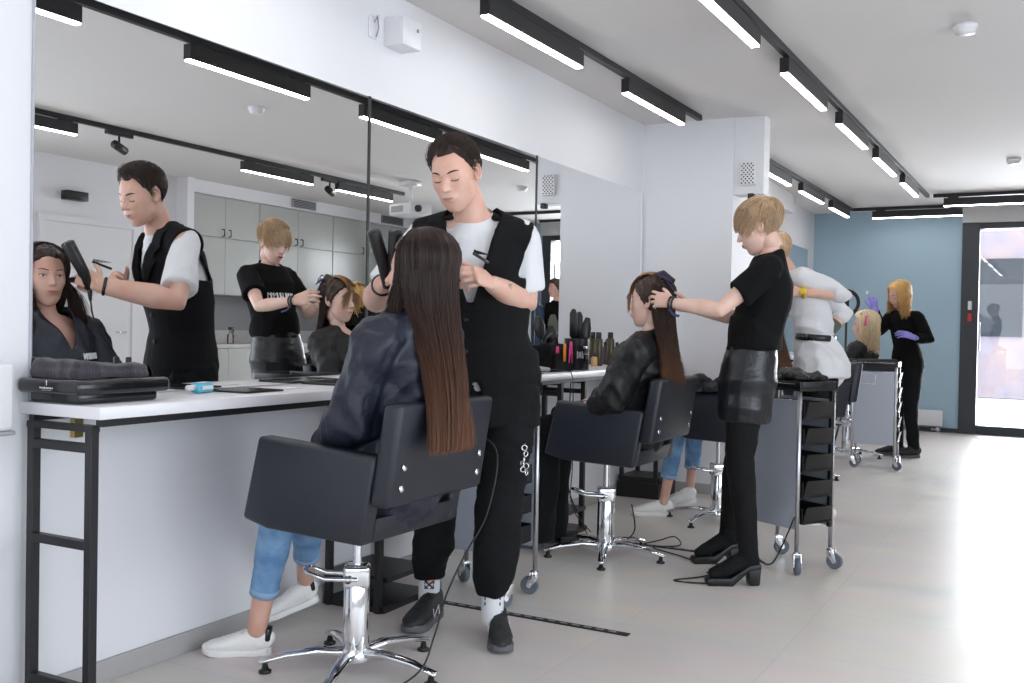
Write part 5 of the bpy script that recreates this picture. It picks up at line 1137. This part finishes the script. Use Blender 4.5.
garment('wide_trousers', mb, 'pants', root, .008, 3, (.008, 24, 81, (1, 1, .5)))
for dy in (0, .15): sneaker(root, (-2.29, 4.49+dy, 0), (-2.53, 4.44+dy, 0), m='shoe_black', solem='sole_dark', name='shoe')

# ================================================================ the others further back
def minor(name_label, base, J, H, skinm, hair, hairline, fem, outfit, lips='lips', eyes='down', T=None, s=.9, hands=(), vox=.010, w=.95, legs=True, strands=0, flow=None):
    root = thing('person', name_label, 'person', base, world=True)
    body(root, J, H, skinm, fem, s, hands=hands, vox=vox, w=w, legs=legs, lr=.85); H.face(root, lips=lips, eyes=eyes)
    hc = H.cap(hairline, T or (lambda D: .010+.010*np.clip(D[..., 2], 0, 1)), 48, 64, hair, root, edge=.015)
    if strands: V, F = strandmesh(H.tuft(hairline, T, flow, strands, 6, .08, 5, jit=.2), .0016); obj('hair_strands', (V, F), hair, hc)
    return root, hc
def stand(x, y, yaw, h=1.68, lean=0, bend=0):
    """joints of a person standing at x, y facing yaw; lean = forward lean of the trunk in metres"""
    k = h/1.72; f, l = fr(yaw); o = A(x, y, 0); P = lambda a, b, c: tuple(o+f*a*k+l*b*k+A(0, 0, c*k))
    return dict(pel=A(*P(-.02, 0, .92)), wai=A(*P(lean*.25, 0, 1.06)), che=A(*P(lean*.6, 0, 1.24)), neb=A(*P(lean, 0, 1.45-bend)), l=l, shL=P(lean*.95, .165, 1.39-bend), shR=P(lean*.95, -.165, 1.39-bend),
                hiL=P(-.02, .08, .88), hiR=P(-.02, -.08, .88), knL=P(0, .09, .50), knR=P(.03, -.09, .50), anL=P(-.04, .10, .09), anR=P(.02, -.10, .09)), f, l, P
def trousers(root, J, m='pants', r=(.092, .082, .064, .058, .050), name='trousers', seed=5, cut=.0, sd=.0):
    mb = MB(); mb.tube([J['pel']+A(0, 0, .10), J['pel'], J['pel']-A(0, 0, .08)], [(.130, .100), (.160, .115), (.15, .11)], side=J['l'], n=18)
    for k in ('L', 'R'):
        h, q, a = (A(*J[x+k]) for x in ('hi', 'kn', 'an')); mb.tube([h, (h+q)/2, q, (q+a)/2, a+(q-a)*cut+A(0, 0, -.01)], list(r), n=16, caps='rf')
    return garment(name, mb, m, root, .010, 2, (.005, 24, seed))
def top(root, J, m, sleeve=1.0, name='shirt', infl=.016, r=(.056, .058, .052, .046, .036), fem=True, seed=6, w=.95, hem=0, amp=.006, vox=.009, nr=.065):
    mb = MB(); torso(mb, J, w, 1.02, fem, infl=infl)
    if hem: mb.tube([J['wai'], J['pel'], J['pel']-A(0, 0, hem)], [(.14, .11), (.165, .13), (.17, .135)], side=J['l'], n=20, caps='rf')
    for k in ('L', 'R'):
        s_, e, w_ = (A(*J[x+k]) for x in ('sh', 'el', 'wr')); mb.tube([J['neb']-A(0, 0, .04), s_], [.054, .056], n=12)
        if sleeve >= 1: mb.tube([s_, (s_+e)/2, e, (e+w_)/2, w_-(w_-e)*.04], list(r), n=14, caps='rf')
        else: mb.tube([s_, s_+(e-s_)*sleeve*.5, s_+(e-s_)*sleeve], [r[0], r[1], r[1]*1.08], n=14, caps='rf')
    nb = A(*J['neb']); return garment(name, mb, m, root, vox, 3, (amp, 26, seed), keep=lambda V: ~(np.linalg.norm(V-(nb+A(0, 0, .035)), axis=1) < nr))
M['hair_gold'] = hairmat('golden_wavy_hair', (.60, .36, .12), (.75, .46, .18), .9, 1.5, .4, .35); M['hair_plat'] = hairmat('pale_blond_hair', (.78, .62, .40), (.85, .70, .46), .9, 1.4, .45, .3)
M['hair_dk'] = hairmat('dark_hair', (.030, .018, .014), (.06, .03, .02), .9, 1.4, .4, .4)
# 5 the stylist in the white shirt behind the third chair
J, f_, l_, P = stand(-1.285, 6.02, 205, 1.72, .05)
J['neb'] = A(-1.43, 5.98, 1.455); J['che'] = A(-1.335, 6.01, 1.28); J['wai'] = A(-1.30, 6.02, 1.08)
J.update(shL=(-1.345, 5.88, 1.43), elL=(-1.125, 5.93, 1.335), wrL=(-1.345, 5.83, 1.345), shR=(-1.33, 6.15, 1.43), elR=(-1.165, 6.16, 1.235), wrR=(-1.27, 6.08, 1.075))
H = Head((-1.53, 5.96, 1.585), 205, 25, 0, .93, True)
HL = dict(wrist=J['wrL'], d=(-.9, -.1, .0), nrm=(-.2, -.9, .3), side='L', s=.9); HR = dict(wrist=J['wrR'], d=(-.3, -.1, -.9), nrm=(.8, -.3, 0), side='R', s=.9, curl=(20, 25, 15))
root, hc = minor('standing person in loose white shirt with black belt and yellow watch, behind the short-haired stylist', (-1.30, 6.02, 0), J, H, 'skin', 'hair_b', 'pixie', True, None, hands=(HL, HR), w=.80, T=lambda D: .006+.016*np.clip(D[..., 2]+.15, 0, 1), strands=700, flow=fl)
mb = MB(); torso(mb, J, .88, .98, True, infl=.018); mb.tube([J['wai'], J['pel'], J['pel']-A(0, 0, .06)], [(.132, .114), (.182, .158), (.190, .166)], side=J['l'], n=20, caps='rf')
for k, fr_ in (('L', .92), ('R', .80)):
    s_, e, w_ = (A(*J[x+k]) for x in ('sh', 'el', 'wr')); mb.tube([s_, s_+(e-s_)*.5, e, e+(w_-e)*.12], [.060, .058, .056 if k == 'L' else .050, .050 if k == 'L' else .044], n=16); mb.tube([J['neb']-A(0, 0, .04), s_], [.054, .056], n=12)
nb = A(*J['neb']); sh = garment('white_shirt', mb, 'tee_white', root, .008, 3, (.010, 22, 93), keep=lambda V: ~(np.linalg.norm(V-(nb+A(0, 0, .035)), axis=1) < .06))
obj('belt', MB().tube([J['wai']+A(.0, 0, -.012), J['wai']+A(.002, 0, .025)], [(.142, .118), (.142, .118)], side=J['l'], n=32, caps='ff'), 'black_gloss', root)
obj('buckle', MB().box(J['wai']+A(-.01, -.128, .006), (.018, .008, .042), .002), 'brass', root)
w_, e = A(*J['wrL']), A(*J['elL']); ax = unit(w_-e); qm = np.array(Vector(ax).to_track_quat('Z', 'Y').to_matrix()); obj('watch', MB().torus(w_-ax*.02, .030, .008, qm, 24, 8).box(w_-ax*.02+A(.0, -.034, .005), (.034, .008, .034), .004), 'yellow', root)
w_, e = A(*J['wrR']), A(*J['elR']); obj('forearm_sleeve', MB().tube([e+(w_-e)*.42, e+(w_-e)*.88], [.042, .036], n=16), 'bristle', root)
trousers(root, J, seed=7)
for k in ('L', 'R'): a = A(*J['an'+k]); sneaker(root, (a[0]+.05, a[1]+.02, 0), (a[0]-.20, a[1]-.09, 0))
# 6 the client in the third chair, jeans and white trainers
f_, l_ = fr(180)
J = dict(pel=A(-1.62, 5.64, .655), wai=A(-1.60, 5.64, .77), che=A(-1.57, 5.66, .92), neb=A(-1.50, 5.68, 1.08), l=l_, shL=(-1.53, 5.52, 1.03), elL=(-1.64, 5.50, .82), wrL=(-1.78, 5.56, .76), shR=(-1.53, 5.82, 1.03), elR=(-1.64, 5.84, .82), wrR=(-1.78, 5.74, .76),
         hiL=(-1.66, 5.57, .66), knL=(-1.98, 5.62, .60), anL=(-2.085, 5.66, .085), hiR=(-1.66, 5.70, .66), knR=(-1.96, 5.86, .58), anR=(-2.03, 5.98, .14))
H = Head((-1.53, 5.70, 1.225), 182, 8, 0, .95, True)
root, hc = minor('seated person in the third chair with ankle-length jeans and white trainers, mostly hidden', (-1.8, 5.66, 0), J, H, 'skin', 'hair_dk', 'long', True, None, hands=())
hair_fall('long_hair', H, root, 'hair_c', 100, 260, lambda u, d: np.stack([-1.41+.03*u+d[:, 0]*.01, 5.60+.16*u+d[:, 1]*.012, .93+d[:, 2]*.012], 1), n=500, K=14, vol=.013, r=.002, seed=24, el_start=1.3)
cape(root, J, 'satin_black', 95, lap=[((-1.72, 5.58, .70), (-1.98, 5.62, .67), .08, .065), ((-1.72, 5.72, .70), (-1.96, 5.84, .66), .08, .065)], amp=.007, f=30, sl=.06, vox=.009)
jeans(root, J, r=(.08, .072, .060, .052, .044), cut=.30, seed=13)
sneaker(root, (-2.05, 5.70, 0), (-2.26, 5.575, 0)); sneaker(root, (-2.00, 6.00, .05), (-2.14, 5.80, .0))
# 7 the stylist with golden hair and lilac gloves at the far end
J, f_, l_, P = stand(-1.275, 9.72, 215, 1.66, .05)
J['neb'] = A(-1.315, 9.70, 1.33); J['che'] = A(-1.29, 9.71, 1.16); J['wai'] = A(-1.275, 9.72, .99); J['pel'] = A(-1.27, 9.73, .86)
for k in ('L', 'R'):
    for q in ('hi', 'kn'): v = J[q+k]; J[q+k] = (v[0], v[1], v[2]*.95)
J.update(shR=(-1.43, 9.79, 1.27), elR=(-1.50, 9.66, 1.14), wrR=(-1.525, 9.52, 1.33), shL=(-1.175, 9.60, 1.265), elL=(-1.075, 9.60, 1.075), wrL=(-1.19, 9.50, 1.085))
H = Head((-1.345, 9.67, 1.475), 222, 22, -6, .95, True)
HL = dict(wrist=J['wrL'], d=(-.75, -.2, .28), nrm=(.1, -.7, .7), side='L', s=.98, curl=(18, 22, 12)); HR = dict(wrist=J['wrR'], d=(-.15, -.1, .9), nrm=(.3, -.8, 0), side='R', s=.98, curl=(40, 45, 25))
root, hc = minor('standing person in black with golden wavy hair and lilac gloves, by the blue wall', (-1.27, 9.72, 0), J, H, 'skin', 'hair_gold', 'long', True, None, eyes='down')
gm = MB(); hand(gm, **HL); hand(gm, **HR)
g2 = MB(); hand(g2, **HL); g2.tube([A(*J['wrL'])-A(-.02, -.005, .0), A(*J['wrL'])+A(.04, .03, -.01)], [.033, .036], n=14); obj('glove', g2, 'purple', root)
g2 = MB(); hand(g2, **HR); g2.tube([A(*J['wrR']), A(*J['wrR'])-A(0, 0, .05)], [.033, .036], n=14); obj('glove', g2, 'purple', root)
def endw(sg):
    return lambda u, d: np.stack([-1.345+sg*l_[0]*.12+.05*(u-.5)+d[:, 0]*.012, 9.66+sg*l_[1]*.12+d[:, 1]*.012, 1.30+d[:, 2]*.02], 1)
hair_fall('wavy_hair', H, root, 'hair_gold', 48, 180, endw(1), n=420, K=16, vol=.026, r=.0024, seed=31, wave=.008, el_start=1.4)
hair_fall('wavy_hair', H, root, 'hair_gold', 312, 180, endw(-1), n=420, K=16, vol=.026, r=.0024, seed=32, wave=.008, el_start=1.4)
top(root, J, 'tee_black', 1, 'black_top', .014, (.056, .056, .050, .046, .038), seed=96, hem=.05, w=.9)
trousers(root, J, r=(.088, .078, .062, .056, .050), seed=8)
for k in ('L', 'R'): a = A(*J['an'+k]); sneaker(root, (a[0]+.05, a[1]+.02, 0), (a[0]-.17, a[1]-.14, 0), m='shoe_black', solem='sole_dark')
# 8 the pale blond client in front of her
f_, l_ = fr(170)
J = dict(pel=A(-1.68, 9.36, .65), wai=A(-1.65, 9.36, .74), che=A(-1.62, 9.34, .87), neb=A(-1.59, 9.32, 1.03), l=l_, shL=(-1.62, 9.17, .97), elL=(-1.70, 9.14, .79), wrL=(-1.84, 9.22, .74), shR=(-1.58, 9.47, .97), elR=(-1.66, 9.52, .79), wrR=(-1.80, 9.46, .74),
         hiL=(-1.72, 9.28, .65), knL=(-2.08, 9.26, .58), anL=(-2.14, 9.28, .09), hiR=(-1.70, 9.44, .65), knR=(-2.06, 9.44, .58), anR=(-2.14, 9.44, .09))
H = Head((-1.575, 9.31, 1.185), 195, 5, 0, .98, True)
root, hc = minor('seated person with pale blond shoulder-length hair in a black cape at the far end', (-1.7, 9.35, 0), J, H, 'skin_pale', 'hair_plat', 'long', True, None, T=lambda D: .020+.012*np.clip(D[..., 2], 0, 1))
hair_fall('bob_hair', H, root, 'hair_plat', 60, 300, lambda u, d: np.stack([-1.575+.13*np.sin(u*3.14)-.03+d[:, 0]*.012, 9.19+.24*u+d[:, 1]*.012, .975+d[:, 2]*.02], 1), n=800, K=14, vol=.034, r=.0026, seed=34, wave=.006, el_start=1.4)
cape(root, J, 'satin_black', 97, lap=[((-1.80, 9.28, .68), (-2.05, 9.27, .64), .08, .065), ((-1.80, 9.44, .68), (-2.05, 9.44, .64), .08, .065)], amp=.007, f=30, sl=.065, vox=.010)
trousers(root, J, seed=9)
for dy in (-.0, .16): sneaker(root, (-2.10, 9.30+dy, 0), (-2.34, 9.26+dy, 0), m='shoe_black', solem='sole_dark', name='shoe')
t = thing('hair_clip', 'pink sectioning clip in the pale blond hair of the far client', 'hair clip', tuple(H.W((.0, .105, .05))), world=True)
for s_ in (-1, 1): obj('jaw', MB().tube([H.W((-.01, .100, .085)), H.W((.0, .118, .05)), H.W((.01+.008*s_, .112, .0))], [.006, .008, .004]), 'pink', t)
t = thing('tint_brush', 'tint brush raised in the lilac-gloved hand of the far stylist', 'brush', tuple(A(*J['shR'])), world=True)
t.location = (-1.56, 9.50, 1.40); t['_o'] = [-1.56, 9.50, 1.40]
obj('handle', MB().tube([(-1.535, 9.50, 1.36), (-1.56, 9.49, 1.42), (-1.585, 9.48, 1.47)], [.006, .007, .004]), 'purple', t); obj('bristle', MB().box((-1.592, 9.478, 1.485), (.02, .006, .03), .002), 'ink', t)
# 9, 10, 11: seen only in the mirror
J, f_, l_, P = stand(.93, 11.85, -115, 1.70)
J.update(elL=P(-.02, .21, 1.12), wrL=P(.08, .18, .90), elR=P(-.02, -.21, 1.12), wrR=P(.08, -.18, .90))
H = Head(P(.03, 0, 1.60), -115, 5, 0, .98)
root, hc = minor('standing person in an open denim jacket and white T-shirt, seen in the mirror', P(0, 0, 0), J, H, 'skin', 'hair_m', 'man', False, None, lips='lips_m', eyes='open', T=lambda D: .005+.015*np.clip(D[..., 2], 0, 1))
top(root, J, 'tee_white', .5, 't_shirt', .010, fem=False, seed=3)
nbx = J['neb']; jk = MB(); torso(jk, J, 1.0, 1.05, False, infl=.028)
for k in ('L', 'R'): s_, e, w_ = (A(*J[x+k]) for x in ('sh', 'el', 'wr')); jk.tube([s_, e, w_], [.070, .060, .046], n=14, caps='rf'); jk.tube([J['neb']-A(0, 0, .04), s_], [.062, .066], n=12)
garment('denim_jacket', jk, 'denim_dark', root, .010, 3, (.006, 24, 6), keep=lambda V: ~(((V-nbx)@f_ > 0) & (np.abs((V-nbx)@l_) < .075) | (np.linalg.norm(V-nbx-A(0, 0, .035), axis=1) < .08)), solid=.004)
trousers(root, J, 'denim_dark', seed=10)
for k in ('L', 'R'): a = A(*J['an'+k]); sneaker(root, tuple(a-f_*.06-A(0, 0, a[2])), tuple(a+f_*.20-A(0, 0, a[2])))
J, f_, l_, P = stand(.56, 12.02, -60, 1.74)
J.update(elL=P(.0, .20, 1.12), wrL=P(.14, .12, 1.0), elR=P(.0, -.20, 1.12), wrR=P(.14, -.12, 1.0))
H = Head(P(.02, 0, 1.62), -60, 5, 0, .98, True)
root, hc = minor('standing person with dark hair and black top beside the denim jacket, seen in the mirror', P(0, 0, 0), J, H, 'skin', 'hair_dk', 'long', True, None, T=lambda D: .022+.010*np.clip(D[..., 2], 0, 1))
top(root, J, 'tee_black', 1, 'black_top', .014, seed=4, hem=.08); trousers(root, J, seed=11)
for k in ('L', 'R'): a = A(*J['an'+k]); sneaker(root, tuple(a-f_*.06-A(0, 0, a[2])), tuple(a+f_*.18-A(0, 0, a[2])), m='shoe_black', solem='sole_dark')
J, f_, l_, P = stand(.20, 7.25, 20, 1.60, .12, .10)
J.update(elL=P(.05, .22, 1.12), wrL=P(.24, .12, 1.10), elR=P(.05, -.22, 1.12), wrR=P(.24, -.12, 1.10))
H = Head(P(.20, 0, 1.46), 20, 30, 0, .95, True)
root, hc = minor('standing person with golden hair and black top, back turned, reflected at the mirror seam', P(0, 0, 0), J, H, 'skin', 'hair_gold', 'long', True, None, T=lambda D: .022+.010*np.clip(D[..., 2], 0, 1))
e_ = A(*P(.10, 0, 1.30)); hair_fall('wavy_hair', H, root, 'hair_gold', 60, 300, lambda u, d: e_+np.stack([-.05+0*u+d[:, 0]*.014, .14*(u-.5)*-2+d[:, 1]*.014, d[:, 2]*.02], 1), n=500, K=14, vol=.028, r=.0026, seed=38, wave=.008, el_start=1.4)
top(root, J, 'tee_black', 1, 'black_top', .016, seed=5, hem=.08); trousers(root, J, seed=12)
for k in ('L', 'R'): a = A(*J['an'+k]); sneaker(root, tuple(a-f_*.06-A(0, 0, a[2])), tuple(a+f_*.18-A(0, 0, a[2])), m='shoe_black', solem='sole_dark')
for o in list(bpy.data.objects):
    for k in ('_w', '_o'):
        if k in o: del o[k]
